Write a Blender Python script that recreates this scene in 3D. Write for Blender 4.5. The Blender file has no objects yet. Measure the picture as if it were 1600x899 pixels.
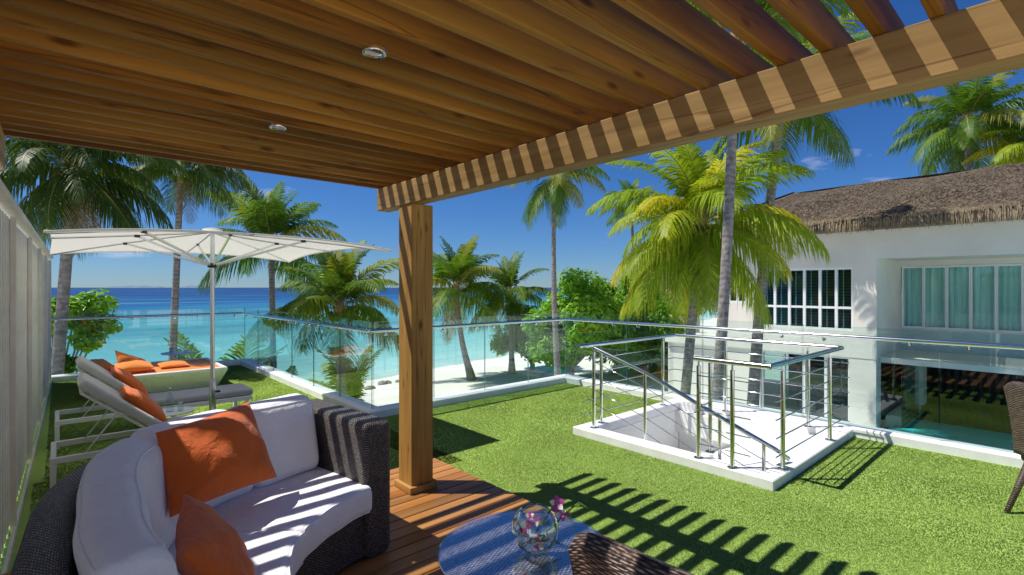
import bpy, bmesh, math, random
import numpy as np
from mathutils import Vector, Matrix
R = math.radians
rnd = random.Random(7)
S = bpy.context.scene
COL = S.collection

# ------------------------------------------------------------------ camera
cam = bpy.data.objects.new('camera', bpy.data.cameras.new('camera'))
COL.objects.link(cam)
cam.data.sensor_width = 36.0
cam.data.lens = 36.0 * 785 / 1600
cam.data.clip_start = 0.02
cam.data.clip_end = 90000
cam.location = (0, 0, 1.6)
cam.rotation_euler = (R(90), 0, R(-42))
S.camera = cam

# ------------------------------------------------------------------ sky and sun
SUN = Vector((-0.42, 0.385, 1.0)).normalized()          # towards the sun
elev = math.asin(SUN.z)
azim = math.atan2(SUN.x, SUN.y)
w = bpy.data.worlds.new('World'); S.world = w; w.use_nodes = True
nt = w.node_tree; nt.nodes.clear()
wo = nt.nodes.new('ShaderNodeOutputWorld'); bg = nt.nodes.new('ShaderNodeBackground')
sky = nt.nodes.new('ShaderNodeTexSky'); sky.sky_type = 'NISHITA'; sky.sun_disc = False
sky.sun_elevation = elev; sky.sun_rotation = azim
sky.air_density = 1.0; sky.dust_density = 0.0; sky.ozone_density = 4.0
hs = nt.nodes.new('ShaderNodeHueSaturation'); hs.inputs['Saturation'].default_value = 1.06
pol = nt.nodes.new('ShaderNodeMixRGB'); pol.blend_type = 'MULTIPLY'; pol.inputs[0].default_value = 1.0; pol.inputs[2].default_value = (.43, .64, 1.0, 1)   # clear tropical air seen through a polariser
nt.links.new(sky.outputs[0], pol.inputs[1]); nt.links.new(pol.outputs[0], hs.inputs['Color'])
# small fair-weather clouds low over the horizon, all the way round
tc = nt.nodes.new('ShaderNodeTexCoord'); sep = nt.nodes.new('ShaderNodeSeparateXYZ')
nt.links.new(tc.outputs['Generated'], sep.inputs[0])
mp = nt.nodes.new('ShaderNodeMapping'); mp.inputs['Scale'].default_value = (9, 9, 30)
nt.links.new(tc.outputs['Generated'], mp.inputs['Vector'])
nz = nt.nodes.new('ShaderNodeTexNoise'); nz.inputs['Scale'].default_value = 1.0; nz.inputs['Detail'].default_value = 6
nt.links.new(mp.outputs[0], nz.inputs['Vector'])
cr = nt.nodes.new('ShaderNodeValToRGB'); cr.color_ramp.elements[0].position = 0.65; cr.color_ramp.elements[1].position = 0.80
nt.links.new(nz.outputs[0], cr.inputs[0])
band = nt.nodes.new('ShaderNodeValToRGB')
band.color_ramp.elements[0].position = 0.0; band.color_ramp.elements[0].color = (0, 0, 0, 1)
band.color_ramp.elements[1].position = 0.40; band.color_ramp.elements[1].color = (0, 0, 0, 1)
e = band.color_ramp.elements.new(0.06); e.color = (1, 1, 1, 1)
e = band.color_ramp.elements.new(0.22); e.color = (.7, .7, .7, 1)
nt.links.new(sep.outputs['Z'], band.inputs[0])
mul = nt.nodes.new('ShaderNodeMath'); mul.operation = 'MULTIPLY'
nt.links.new(cr.outputs[0], mul.inputs[0]); nt.links.new(band.outputs[0], mul.inputs[1])
mul2 = nt.nodes.new('ShaderNodeMath'); mul2.operation = 'MULTIPLY'; mul2.inputs[1].default_value = 0.75
nt.links.new(mul.outputs[0], mul2.inputs[0])
mix = nt.nodes.new('ShaderNodeMixRGB'); mix.inputs[2].default_value = (8.5, 8.7, 9.2, 1)
nt.links.new(mul2.outputs[0], mix.inputs[0]); nt.links.new(hs.outputs[0], mix.inputs[1])
bg.inputs['Strength'].default_value = 0.074
nt.links.new(mix.outputs[0], bg.inputs['Color']); nt.links.new(bg.outputs[0], wo.inputs['Surface'])

sl = bpy.data.lights.new('sun', 'SUN'); sl.energy = 4.4; sl.angle = R(0.5); sl.color = (1.0, 0.95, 0.86)
so = bpy.data.objects.new('sun', sl); COL.objects.link(so)
so.rotation_euler = (-SUN).to_track_quat('-Z', 'Y').to_euler()
S.view_settings.view_transform = 'Standard'; S.view_settings.look = 'None'
S.view_settings.exposure = 0.34; S.view_settings.gamma = 1.0
S.cycles.transparent_max_bounces = 24
S.cycles.max_bounces = 10; S.cycles.diffuse_bounces = 6

# ------------------------------------------------------------------ picture helpers: a pixel and a depth give a real point
FPX = 785.0; CA, SA = math.cos(R(48)), math.sin(R(48))
def PD(u, v, D):
    k = (u - 800) / FPX
    return Vector((CA*D + SA*k*D, SA*D - CA*k*D, 1.6 - (v - 450)/FPX*D))
def PZ(u, v, z): return PD(u, v, FPX*(1.6 - z)/(v - 450))

# ------------------------------------------------------------------ materials
MATS = {}
class N:
    def __init__(s, name):
        s.m = bpy.data.materials.new(name); s.m.use_nodes = True; s.t = s.m.node_tree
        s.b = s.t.nodes['Principled BSDF']; s.o = s.t.nodes['Material Output']
        MATS[name] = s.m
    def n(s, ty, **kw):
        x = s.t.nodes.new('ShaderNode' + ty)
        for k, v in kw.items():
            if k in x.inputs: x.inputs[k].default_value = v
            else: setattr(x, k, v)
        return x
    def l(s, a, b): s.t.links.new(a, b)
    def math(s, op, a, b=None):
        x = s.n('Math', operation=op)
        for i, q in enumerate((a, b)):
            if q is None: continue
            if isinstance(q, (int, float)): x.inputs[i].default_value = q
            else: s.l(q, x.inputs[i])
        return x.outputs[0]
    def ramp(s, fac, stops):
        x = s.n('ValToRGB'); el = x.color_ramp.elements
        while len(el) < len(stops): el.new(0.5)
        for e, (p, c) in zip(el, stops):
            e.position = p; e.color = (*c, 1) if len(c) == 3 else c
        s.l(fac, x.inputs[0]); return x.outputs[0]
    def mapping(s, src, scale=(1, 1, 1), loc=None):
        m = s.n('Mapping'); m.inputs['Scale'].default_value = scale
        s.l(src, m.inputs['Vector'])
        if loc is not None: s.l(loc, m.inputs['Location'])
        return m.outputs[0]
    def noise(s, vec, scale=5, detail=4, rough=.55, dist=0):
        x = s.n('TexNoise', Scale=scale, Detail=detail, Roughness=rough, Distortion=dist)
        if vec is not None: s.l(vec, x.inputs['Vector'])
        return x.outputs[0]
    def bump(s, h, strength=.3, dist=.01):
        x = s.n('Bump', Strength=strength, Distance=dist); s.l(h, x.inputs['Height'])
        s.l(x.outputs[0], s.b.inputs['Normal']); return x
    def mixc(s, f, a, b, mode='MIX'):
        x = s.n('MixRGB', blend_type=mode)
        for i, q in enumerate((f, a, b)):
            if isinstance(q, (int, float)): x.inputs[i].default_value = q
            elif isinstance(q, tuple): x.inputs[i].default_value = (*q, 1)
            else: s.l(q, x.inputs[i])
        return x.outputs[0]

def plain(name, col, rough=.6, var=.08, scale=6, bump=0, bscale=60, metal=0, bdist=.003):
    q = N(name); c = q.n('TexCoord').outputs['Object']
    nz = q.noise(c, scale, 5)
    lo = tuple(x*(1-var) for x in col); hi = tuple(min(1, x*(1+var)) for x in col)
    q.l(q.ramp(nz, [(.3, lo), (.7, hi)]), q.b.inputs['Base Color'])
    q.b.inputs['Roughness'].default_value = rough; q.b.inputs['Metallic'].default_value = metal
    if bump: q.bump(q.noise(c, bscale, 4), bump, bdist)
    return q.m

def wood(name, c0, c1, c2, axis=0, rough=.6, grain=22, knots=True):
    q = N(name); c = q.n('TexCoord').outputs['Object']; oi = q.n('ObjectInfo')
    r = q.math('MULTIPLY', oi.outputs['Random'], 53.0)
    cx = q.n('CombineXYZ'); [q.l(r, cx.inputs[i]) for i in range(3)]
    sc = [grain]*3; sc[axis] = 1.1
    v = q.mapping(c, tuple(sc), cx.outputs[0])
    g = q.noise(v, 1.0, 5, .6, .6)
    sc2 = [6.0]*3; sc2[axis] = .6
    g2 = q.noise(q.mapping(c, tuple(sc2), cx.outputs[0]), 1.0, 3)
    col = q.ramp(g, [(.25, c0), (.5, c1), (.78, c2)])
    col = q.mixc(.55, col, q.ramp(g2, [(.3, tuple(x*.66 for x in c1)), (.7, tuple(min(1, x*1.28) for x in c2))]))
    tint = q.ramp(oi.outputs['Random'], [(0, (.58, .56, .54)), (.35, (.95, .95, .95)), (.7, (1, .88, .74)), (1, (.80, .66, .52))])
    col = q.mixc(1.0, col, tint, 'MULTIPLY')
    if knots:
        sc3 = [7.0]*3; sc3[axis] = 2.2
        vo = q.n('TexVoronoi', Scale=1.0); q.l(q.mapping(c, tuple(sc3), cx.outputs[0]), vo.inputs['Vector'])
        k = q.ramp(vo.outputs['Distance'], [(.05, (.24, .13, .07)), (.13, (1, 1, 1))])
        col = q.mixc(.85, col, k, 'MULTIPLY')
    sc4 = [9.0]*3; sc4[axis] = .35
    ck = q.ramp(q.math('ABSOLUTE', q.math('SUBTRACT', q.noise(q.mapping(c, tuple(sc4), cx.outputs[0]), 1.0, 2), .5)), [(.0, (.30, .22, .16)), (.010, (1, 1, 1))])
    col = q.mixc(.7 if knots else 0.0, col, ck, 'MULTIPLY')
    q.l(col, q.b.inputs['Base Color']); q.b.inputs['Roughness'].default_value = rough
    q.bump(g, .5, .003); q.b.inputs['Specular IOR Level'].default_value = .22
    return q.m

def weave(name, dark, light, pu=.012, pv=.009, tint=(1, 1, 1), rough=.45):
    """woven rattan from UVs in metres"""
    q = N(name); uv = q.n('TexCoord').outputs['UV']; sp = q.n('SeparateXYZ'); q.l(uv, sp.inputs[0])
    oc = q.n('TexCoord').outputs['Object']
    wob = q.math('MULTIPLY', q.math('SUBTRACT', q.noise(oc, 9, 2), .5), .006)
    U = q.math('DIVIDE', q.math('ADD', sp.outputs[0], wob), pu); V = q.math('DIVIDE', q.math('ADD', sp.outputs[1], wob), pv)
    fv = q.math('FLOOR', V)
    strand = q.math('ABSOLUTE', q.math('SINE', q.math('MULTIPLY', V, math.pi)))
    ou = q.math('SINE', q.math('ADD', q.math('MULTIPLY', U, math.pi), q.math('MULTIPLY', fv, math.pi)))
    h = q.math('MULTIPLY', strand, q.math('ADD', .55, q.math('MULTIPLY', ou, .45)))
    cv = q.n('CombineXYZ'); q.l(fv, cv.inputs[0]); q.l(q.math('FLOOR', U), cv.inputs[1])
    wn = q.n('TexWhiteNoise', noise_dimensions='3D'); q.l(cv.outputs[0], wn.inputs['Vector'])
    c = q.ramp(q.math('ADD', q.math('MULTIPLY', h, .7), q.math('MULTIPLY', wn.outputs['Value'], .35)),
               [(.08, tuple(x*.25 for x in dark)), (.4, dark), (.95, light)])
    q.l(c, q.b.inputs['Base Color']); q.b.inputs['Roughness'].default_value = rough
    q.bump(h, .9, .006)
    return q.m

def glass(name, tint=(.93, .98, .97), refl=1.0):
    q = N(name); q.t.nodes.remove(q.b)
    tr = q.n('BsdfTransparent'); tr.inputs[0].default_value = (*tint, 1)
    gl = q.n('BsdfGlossy', Roughness=.0); gl.inputs[0].default_value = (.95, 1, .99, 1)
    ge = q.n('NewGeometry'); dt = q.n('VectorMath', operation='DOT_PRODUCT'); q.l(ge.outputs['Incoming'], dt.inputs[0]); q.l(ge.outputs['Normal'], dt.inputs[1])
    sch = q.math('ADD', .04, q.math('MULTIPLY', q.math('POWER', q.math('SUBTRACT', 1.0, q.math('ABSOLUTE', dt.outputs['Value'])), 5.0), .96)); mx = q.n('MixShader')
    q.l(q.math('MINIMUM', q.math('MULTIPLY', sch, refl), 1.0), mx.inputs[0])
    q.l(tr.outputs[0], mx.inputs[1]); q.l(gl.outputs[0], mx.inputs[2]); q.l(mx.outputs[0], q.o.inputs['Surface'])
    return q.m

def leafmat(name, c0, c1, trans=.45, rough=.52, tipcol=None):
    q = N(name); oi = q.n('ObjectInfo'); c = q.n('TexCoord').outputs['Object']
    nz = q.noise(c, 5.0, 3)
    f = q.math('ADD', q.math('MULTIPLY', oi.outputs['Random'], .5), q.math('MULTIPLY', nz, .6))
    col = q.ramp(f, [(.15, c0), (.8, c1)])
    if tipcol:
        col = q.mixc(q.ramp(oi.outputs['Random'], [(.72, (0, 0, 0)), (.88, (1, 1, 1))]), col, tipcol)
    q.l(col, q.b.inputs['Base Color']); q.b.inputs['Roughness'].default_value = rough
    tl = q.n('BsdfTranslucent'); q.l(q.mixc(1.0, col, (.95, 1.0, .45), 'MULTIPLY'), tl.inputs[0])
    tl2 = q.n('MixShader'); tl2.inputs[0].default_value = trans
    q.l(q.b.outputs[0], tl2.inputs[1]); q.l(tl.outputs[0], tl2.inputs[2]); q.l(tl2.outputs[0], q.o.inputs['Surface'])
    return q.m

def fabric(name, col, trans=0.0, wr=.25, sheen=.2):
    q = N(name); c = q.n('TexCoord').outputs['Object']
    nz = q.noise(c, 7, 4)
    q.l(q.ramp(nz, [(.3, tuple(x*.93 for x in col)), (.7, col)]), q.b.inputs['Base Color'])
    q.b.inputs['Roughness'].default_value = .9
    q.b.inputs['Sheen Weight'].default_value = sheen
    h = q.math('ADD', q.math('MULTIPLY', q.noise(c, 11, 3, .6, 1.2), 1.0), q.math('MULTIPLY', q.noise(c, 420, 1), .05))
    q.bump(h, wr, .03)
    if trans:
        tl = q.n('BsdfTranslucent'); tl.inputs[0].default_value = (*col, 1); mx = q.n('MixShader'); mx.inputs[0].default_value = trans
        q.l(q.b.outputs[0], mx.inputs[1]); q.l(tl.outputs[0], mx.inputs[2]); q.l(mx.outputs[0], q.o.inputs['Surface'])
    return q.m

plain('white_paint', (.80, .80, .78), .55, .05, 3, .12, 90)
plain('kerb_paint', (.78, .78, .78), .6, .08, 4, .25, 60)
plain('villa_wall', (.75, .71, .635), .7, .07, .9, .2, 20)
plain('window_white', (.78, .80, .80), .4, .02)
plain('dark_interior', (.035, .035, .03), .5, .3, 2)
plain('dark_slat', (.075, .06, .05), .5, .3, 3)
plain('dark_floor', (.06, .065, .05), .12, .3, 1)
plain('fence_paint', (.74, .70, .64), .6, .10, 5, .1, 50)
plain('fence_cap', (.72, .68, .62), .5, .08, 8)
plain('white_metal', (.80, .80, .79), .35, .03)
plain('aluminium', (.72, .73, .74), .3, .04, 8, metal=1)
plain('steel', (.66, .67, .68), .14, .04, 30, metal=1)
plain('black_plastic', (.02, .02, .022), .4, .1)
plain('daybed_weave', (.72, .70, .63), .6, .1, 30, .5, 160)
plain('rock', (.30, .28, .24), .9, .2, 5, .6, 12)
plain('bark_grey', (.30, .27, .24), .9, .3, 6, .6, 25, bdist=.02)
wood('pine', (.060, .024, .003), (.215, .098, .012), (.42, .225, .036), 0, .55)
wood('pine_beam', (.17, .085, .020), (.35, .21, .065), (.55, .365, .15), 1, .6)
wood('pine_post', (.18, .085, .018), (.34, .19, .048), (.50, .315, .10), 2, .6)
wood('deck_wood', (.22, .085, .025), (.38, .175, .05), (.50, .265, .10), 0, .42, 26, False)
weave('wicker_dark', (.022, .018, .019), (.40, .34, .31), .010, .007)
weave('wicker_brown', (.06, .036, .028), (.36, .25, .19), .022, .0085)
weave('wicker_top', (.20, .18, .175), (.74, .68, .64), .020, .009, rough=.7)
fabric('white_fabric', (.91, .91, .94), wr=.42)
fabric('grey_fabric', (.60, .59, .58), wr=.12)
fabric('lounger_grey', (.36, .37, .40), wr=.1)
fabric('orange_fabric', (.66, .125, .010), wr=.4)
fabric('orange_bright', (.80, .24, .03))
fabric('canopy_fabric', (.84, .81, .74), .42, .06)
fabric('pink_fabric', (.6, .18, .15)); fabric('black_fabric', (.03, .03, .03))
glass('glass_panel', (.90, .965, .955), 1.15)
plain('glass_edge', (.10, .22, .20), .1, .1)
glass('glass_clear', (.94, .97, .96), 4.0)
glass('guard_glass', (.55, .78, .74), 1.5)
glass('window_glass', (.55, .70, .70), .7)
glass('door_glass', (.84, .96, .94), 1.2)
plain('spandrel', (.56, .68, .64), .25, .04)
glass('table_glass', (.93, .95, 1.0), 3.2)
leafmat('palm_dark', (.035, .075, .010), (.10, .17, .020), .40)
leafmat('palm_mid', (.06, .15, .012), (.17, .29, .024), .5, tipcol=(.30, .31, .03))
leafmat('palm_bright', (.20, .33, .020), (.44, .52, .035), .55, tipcol=(.58, .54, .03))
leafmat('leaf_bright', (.13, .33, .014), (.30, .55, .035), .45, .45)
leafmat('leaf_deep', (.05, .13, .012), (.13, .25, .025), .4, .35)
leafmat('rachis', (.20, .20, .05), (.36, .30, .08), .0)
leafmat('dead_frond', (.22, .13, .05), (.34, .22, .09), .2)
leafmat('petal_purple', (.42, .02, .25), (.60, .10, .42), .3)
leafmat('petal_white', (.75, .70, .72), (.82, .80, .78), .3)
leafmat('orchid_leaf', (.06, .16, .02), (.16, .30, .05), .3)

q = N('palm_trunk'); c = q.n('TexCoord').outputs['Object']; sp = q.n('SeparateXYZ'); q.l(c, sp.inputs[0])
rg = q.math('SINE', q.math('ADD', q.math('MULTIPLY', sp.outputs[2], 55), q.math('MULTIPLY', q.noise(c, 4, 2), 6)))
nz = q.noise(c, 9, 5, .65)
f = q.math('ADD', q.math('MULTIPLY', rg, .05), nz)
q.l(q.ramp(f, [(.3, (.12, .10, .09)), (.55, (.28, .25, .23)), (.8, (.44, .41, .385))]), q.b.inputs['Base Color'])
q.b.inputs['Roughness'].default_value = .9; q.bump(f, .6, .03)

q = N('turf_blade'); c = q.n('TexCoord').outputs['Object']
nz = q.noise(c, 1.2, 3); n2 = q.noise(c, 60, 2)
q.l(q.ramp(q.math('ADD', q.math('MULTIPLY', nz, .75), q.math('MULTIPLY', n2, .25)), [(.2, (.265, .40, .085)), (.55, (.315, .455, .105)), (.9, (.36, .505, .13))]), q.b.inputs['Base Color'])
q.b.inputs['Roughness'].default_value = .5
tl = q.n('BsdfTranslucent'); tl.inputs[0].default_value = (.40, .56, .06, 1); mx = q.n('MixShader'); mx.inputs[0].default_value = .35
q.l(q.b.outputs[0], mx.inputs[1]); q.l(tl.outputs[0], mx.inputs[2]); q.l(mx.outputs[0], q.o.inputs['Surface']); q.b.inputs['Specular IOR Level'].default_value = .1; q.b.inputs['Roughness'].default_value = .8
un = q.n('CombineXYZ'); un.inputs[2].default_value = 1.0; q.l(un.outputs[0], q.b.inputs['Normal'])   # soft pile: blades shade like the mat they form
plain('turf_base', (.285, .425, .09), .9, .10, 30)

q = N('sand'); c = q.n('TexCoord').outputs['Object']
q.l(q.ramp(q.noise(c, .6, 6), [(.3, (.72, .67, .59)), (.7, (.86, .83, .77))]), q.b.inputs['Base Color'])
q.b.inputs['Roughness'].default_value = .95; q.bump(q.noise(c, 2.2, 6, .65), .6, .15)

# sea: the colour follows the depth of the lagoon, shallow by the beach, reef patches, deep beyond
q = N('sea'); g = q.n('NewGeometry').outputs['Position']; sp = q.n('SeparateXYZ'); q.l(g, sp.inputs[0])
d = q.math('SUBTRACT', q.math('SUBTRACT', sp.outputs[1], q.math('MULTIPLY', sp.outputs[0], .20)), 28)
d = q.math('MAXIMUM', d, .0)
wv = q.noise(q.mapping(g, (.018, .05, 1)), 1.0, 4)
ds = q.math('ADD', q.math('LOGARITHM', q.math('ADD', d, 1.0), 10.0), q.math('MULTIPLY', q.math('SUBTRACT', wv, .5), .55))
fac = q.math('DIVIDE', ds, 3.6)
col = q.ramp(fac, [(.02, (.50, .62, .52)), (.16, (.34, .60, .56)), (.36, (.18, .46, .46)), (.53, (.075, .31, .38)), (.63, (.010, .10, .26)), (.74, (.007, .055, .19)), (1, (.006, .045, .17))])
patch = q.ramp(q.noise(q.mapping(g, (.012, .035, 1)), 1.0, 5, .6), [(.52, (0, 0, 0)), (.66, (1, 1, 1))])
pf = q.math('MULTIPLY', patch, q.ramp(fac, [(.35, (0, 0, 0)), (.5, (.55, .55, .55)), (.64, (.5, .5, .5)), (.8, (0, 0, 0))]))
col = q.mixc(pf, col, (.03, .14, .25))
streak = q.ramp(q.noise(q.mapping(g, (.006, .09, 1)), 1.0, 4, .6), [(.55, (0, 0, 0)), (.72, (.5, .5, .5))])
col = q.mixc(streak, col, (.22, .42, .50))
q.l(col, q.b.inputs['Base Color']); q.b.inputs['Roughness'].default_value = .6; q.b.inputs['Specular IOR Level'].default_value = 0.0
gls = q.n('BsdfGlossy', Roughness=.18); lw_ = q.n('LayerWeight', Blend=.2); mxs = q.n('MixShader')
q.l(q.math('MULTIPLY', lw_.outputs['Facing'], .22), mxs.inputs[0]); q.l(q.b.outputs[0], mxs.inputs[1]); q.l(gls.outputs[0], mxs.inputs[2]); q.l(mxs.outputs[0], q.o.inputs['Surface'])
hw = q.math('ADD', q.noise(q.mapping(g, (.35, .8, 1)), 1.0, 4), q.math('MULTIPLY', q.noise(q.mapping(g, (1.6, 3, 1)), 1.0, 3), .35))
bp = q.bump(hw, .7, .5); q.l(bp.outputs[0], gls.inputs['Normal'])

q = N('pool_water'); c = q.n('TexCoord').outputs['Object']
q.l(q.ramp(q.noise(c, .8, 4), [(.3, (.03, .50, .50)), (.7, (.06, .62, .62))]), q.b.inputs['Base Color'])
q.b.inputs['Roughness'].default_value = .25; q.b.inputs['Specular IOR Level'].default_value = .15; q.bump(q.noise(c, 5, 3), .08, .05)

q = N('thatch'); c = q.n('TexCoord').outputs['Object']
nz = q.noise(q.mapping(c, (3, 14, 9)), 1.0, 6, .7); n2 = q.noise(c, .5, 3)
q.l(q.ramp(q.math('ADD', q.math('MULTIPLY', nz, .75), q.math('MULTIPLY', n2, .3)), [(.3, (.06, .042, .03)), (.52, (.15, .112, .075)), (.75, (.27, .21, .145))]), q.b.inputs['Base Color'])
q.b.inputs['Roughness'].default_value = .95; q.bump(nz, .9, .12)
plain('straw', (.25, .19, .12), .9, .35, 9); plain('straw_dark', (.14, .105, .07), .9, .4, 5)

q = N('curtain'); c = q.n('TexCoord').outputs['Object']
q.l(q.ramp(q.noise(q.mapping(c, (1, 6, .3)), 1.0, 3), [(.3, (.50, .66, .64)), (.7, (.74, .86, .83))]), q.b.inputs['Base Color'])
q.b.inputs['Roughness'].default_value = .9
q = N('blind'); c = q.n('TexCoord').outputs['Object']; sp = q.n('SeparateXYZ'); q.l(c, sp.inputs[0])
q.l(q.ramp(q.math('FRACT', q.math('MULTIPLY', sp.outputs[2], 9)), [(.3, (.05, .055, .045)), (.6, (.16, .17, .14))]), q.b.inputs['Base Color'])
q = N('lamp_lens'); q.b.inputs['Base Color'].default_value = (.7, .7, .7, 1); q.b.inputs['Roughness'].default_value = .15
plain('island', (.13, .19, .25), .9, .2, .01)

# ------------------------------------------------------------------ mesh builder
class MB:
    def __init__(s): s.v = []; s.f = []; s.uv = []; s.mi = []; s.cur = 0
    def add(s, vs, fs, uvs=None):
        b = len(s.v); s.v += [tuple(p) for p in vs]
        for i, f in enumerate(fs):
            s.f.append(tuple(b + k for k in f)); s.mi.append(s.cur)
            s.uv.append(uvs[i] if uvs else [(0, 0)]*len(f))
        return s
    def box(s, x0, x1, y0, y1, z0, z1):
        return s.obox(Vector(((x0+x1)/2, (y0+y1)/2, (z0+z1)/2)), Vector(((x1-x0)/2, 0, 0)), Vector((0, (y1-y0)/2, 0)), Vector((0, 0, (z1-z0)/2)))
    def obox(s, c, a, b, d):
        vs = [c + a*i + b*j + d*k for i in (-1, 1) for j in (-1, 1) for k in (-1, 1)]
        return s.add(vs, [(0, 1, 3, 2), (4, 6, 7, 5), (0, 4, 5, 1), (2, 3, 7, 6), (0, 2, 6, 4), (1, 5, 7, 3)])
    def bar(s, p, q, w, h, up=Vector((0, 0, 1))):
        p, q = Vector(p), Vector(q); d = q - p; t = d.normalized(); sd = t.cross(up)
        if sd.length < 1e-4: sd = Vector((1, 0, 0))
        sd.normalize(); u = sd.cross(t)
        return s.obox((p+q)/2, d/2, sd*w/2, u*h/2)
    def tube(s, pts, r, n=8, cap=True):
        pts = [Vector(p) for p in pts]; m = len(pts)
        rs = r if isinstance(r, (list, tuple)) else [r]*m
        t0 = (pts[1]-pts[0]).normalized(); a = t0.orthogonal().normalized(); vs = []; L = 0; ls = []
        for i, p in enumerate(pts):
            t = (pts[min(i+1, m-1)] - pts[max(i-1, 0)]).normalized()
            a = (a - t*a.dot(t)).normalized(); b = t.cross(a)
            if i: L += (p-pts[i-1]).length
            ls.append(L)
            vs += [p + (a*math.cos(2*math.pi*k/n) + b*math.sin(2*math.pi*k/n))*rs[i] for k in range(n)]
        fs = []; uv = []
        for i in range(m-1):
            for k in range(n):
                k2 = (k+1) % n
                fs.append((i*n+k, i*n+k2, (i+1)*n+k2, (i+1)*n+k))
                ua, ub = k/n*2*math.pi*rs[i], (k+1)/n*2*math.pi*rs[i]
                uv.append([(ua, ls[i]), (ub, ls[i]), (ub, ls[i+1]), (ua, ls[i+1])])
        if cap:
            fs.append(tuple(range(n-1, -1, -1))); uv.append([(0, 0)]*n)
            fs.append(tuple((m-1)*n+k for k in range(n))); uv.append([(0, 0)]*n)
        return s.add(vs, fs, uv)
    def lathe(s, prof, c=(0, 0, 0), n=24):
        c = Vector(c); vs = []; m = len(prof)
        for r, z in prof: vs += [c + Vector((r*math.cos(2*math.pi*k/n), r*math.sin(2*math.pi*k/n), z)) for k in range(n)]
        fs = []; uv = []; L = 0
        for i in range(m-1):
            dl = math.hypot(prof[i+1][0]-prof[i][0], prof[i+1][1]-prof[i][1]); rr = max(prof[i][0], prof[i+1][0])
            for k in range(n):
                k2 = (k+1) % n; fs.append((i*n+k, i*n+k2, (i+1)*n+k2, (i+1)*n+k))
                ua, ub = k/n*6.283*rr, (k+1)/n*6.283*rr; uv.append([(ua, L), (ub, L), (ub, L+dl), (ua, L+dl)])
            L += dl
        return s.add(vs, fs, uv)
    def grid(s, P, closed_u=False, closed_v=False):
        """P[i][j] points; UV is arc length in metres"""
        m, n = len(P), len(P[0]); vs = [p for row in P for p in row]; fs = []; uv = []
        mu = m if closed_u else m-1; nv = n if closed_v else n-1
        cu = [0]; mid = n//2
        for i in range(mu): cu.append(cu[-1] + (Vector(P[(i+1) % m][mid]) - Vector(P[i][mid])).length)
        cv = [0]; mi_ = m//2
        for j in range(nv): cv.append(cv[-1] + (Vector(P[mi_][(j+1) % n]) - Vector(P[mi_][j])).length)
        for i in range(mu):
            for j in range(nv):
                i2, j2 = (i+1) % m, (j+1) % n
                fs.append((i*n+j, i2*n+j, i2*n+j2, i*n+j2))
                uv.append([(cu[i], cv[j]), (cu[i+1], cv[j]), (cu[i+1], cv[j+1]), (cu[i], cv[j+1])])
        return s.add(vs, fs, uv)
    def mesh(s, name, mats, smooth=False, off=None):
        me = bpy.data.meshes.new(name)
        v = s.v if off is None else [(p[0]-off[0], p[1]-off[1], p[2]-off[2]) for p in s.v]
        me.from_pydata(v, [], s.f)
        ul = me.uv_layers.new(name='UVMap')
        ul.data.foreach_set('uv', [c for f in s.uv for t in f for c in t])
        for m in (mats if isinstance(mats, (list, tuple)) else [mats]): me.materials.append(MATS[m])
        me.polygons.foreach_set('material_index', s.mi)
        if smooth: me.polygons.foreach_set('use_smooth', [True]*len(me.polygons))
        me.update(); return me

def bevel(me, w=.004, seg=1):
    bm = bmesh.new(); bm.from_mesh(me)
    bmesh.ops.bevel(bm, geom=list(bm.edges), offset=w, segments=seg, affect='EDGES', profile=.6)
    bm.to_mesh(me); bm.free(); return me

def link(name, me, parent=None, loc=(0, 0, 0)):
    o = bpy.data.objects.new(name, me); COL.objects.link(o); o.location = loc
    if parent is not None: o.parent = parent
    return o
def tag(o, label=None, cat=None, group=None, kind=None):
    if label: o['label'] = label
    if cat: o['category'] = cat
    if group: o['group'] = group
    if kind: o['kind'] = kind
    return o
def thing(name, label, cat, loc=(0, 0, 0), rz=0, group=None):
    o = bpy.data.objects.new(name, None); COL.objects.link(o); o.location = loc; o.rotation_euler = (0, 0, rz)
    o.empty_display_size = .1
    return tag(o, label, cat, group)
def root_loc(o):
    v = Vector((0, 0, 0))
    while o is not None: v = v + o.location; o = o.parent
    return v
def part(name, mb, mat, parent=None, smooth=False, bev=0):
    """mesh given in world coordinates (unrotated parents)"""
    off = root_loc(parent) if parent is not None else None
    me = mb.mesh(name, mat, smooth, off)
    if bev: bevel(me, bev)
    return link(name, me, parent)
def struct(name, mb, mat, smooth=False):
    return tag(part(name, mb, mat, None, smooth), kind='structure')
def copy_tree(o, parent=None):
    c = o.copy(); COL.objects.link(c); c.parent = parent
    for ch in list(o.children): copy_tree(ch, c)
    return c
def autosmooth(o, ang=40):
    me = o.data; bm = bmesh.new(); bm.from_mesh(me)
    for f in bm.faces: f.smooth = True
    for e in bm.edges:
        e.smooth = not (len(e.link_faces) == 2 and e.calc_face_angle(0) > R(ang))
    bm.to_mesh(me); bm.free(); return o

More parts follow.
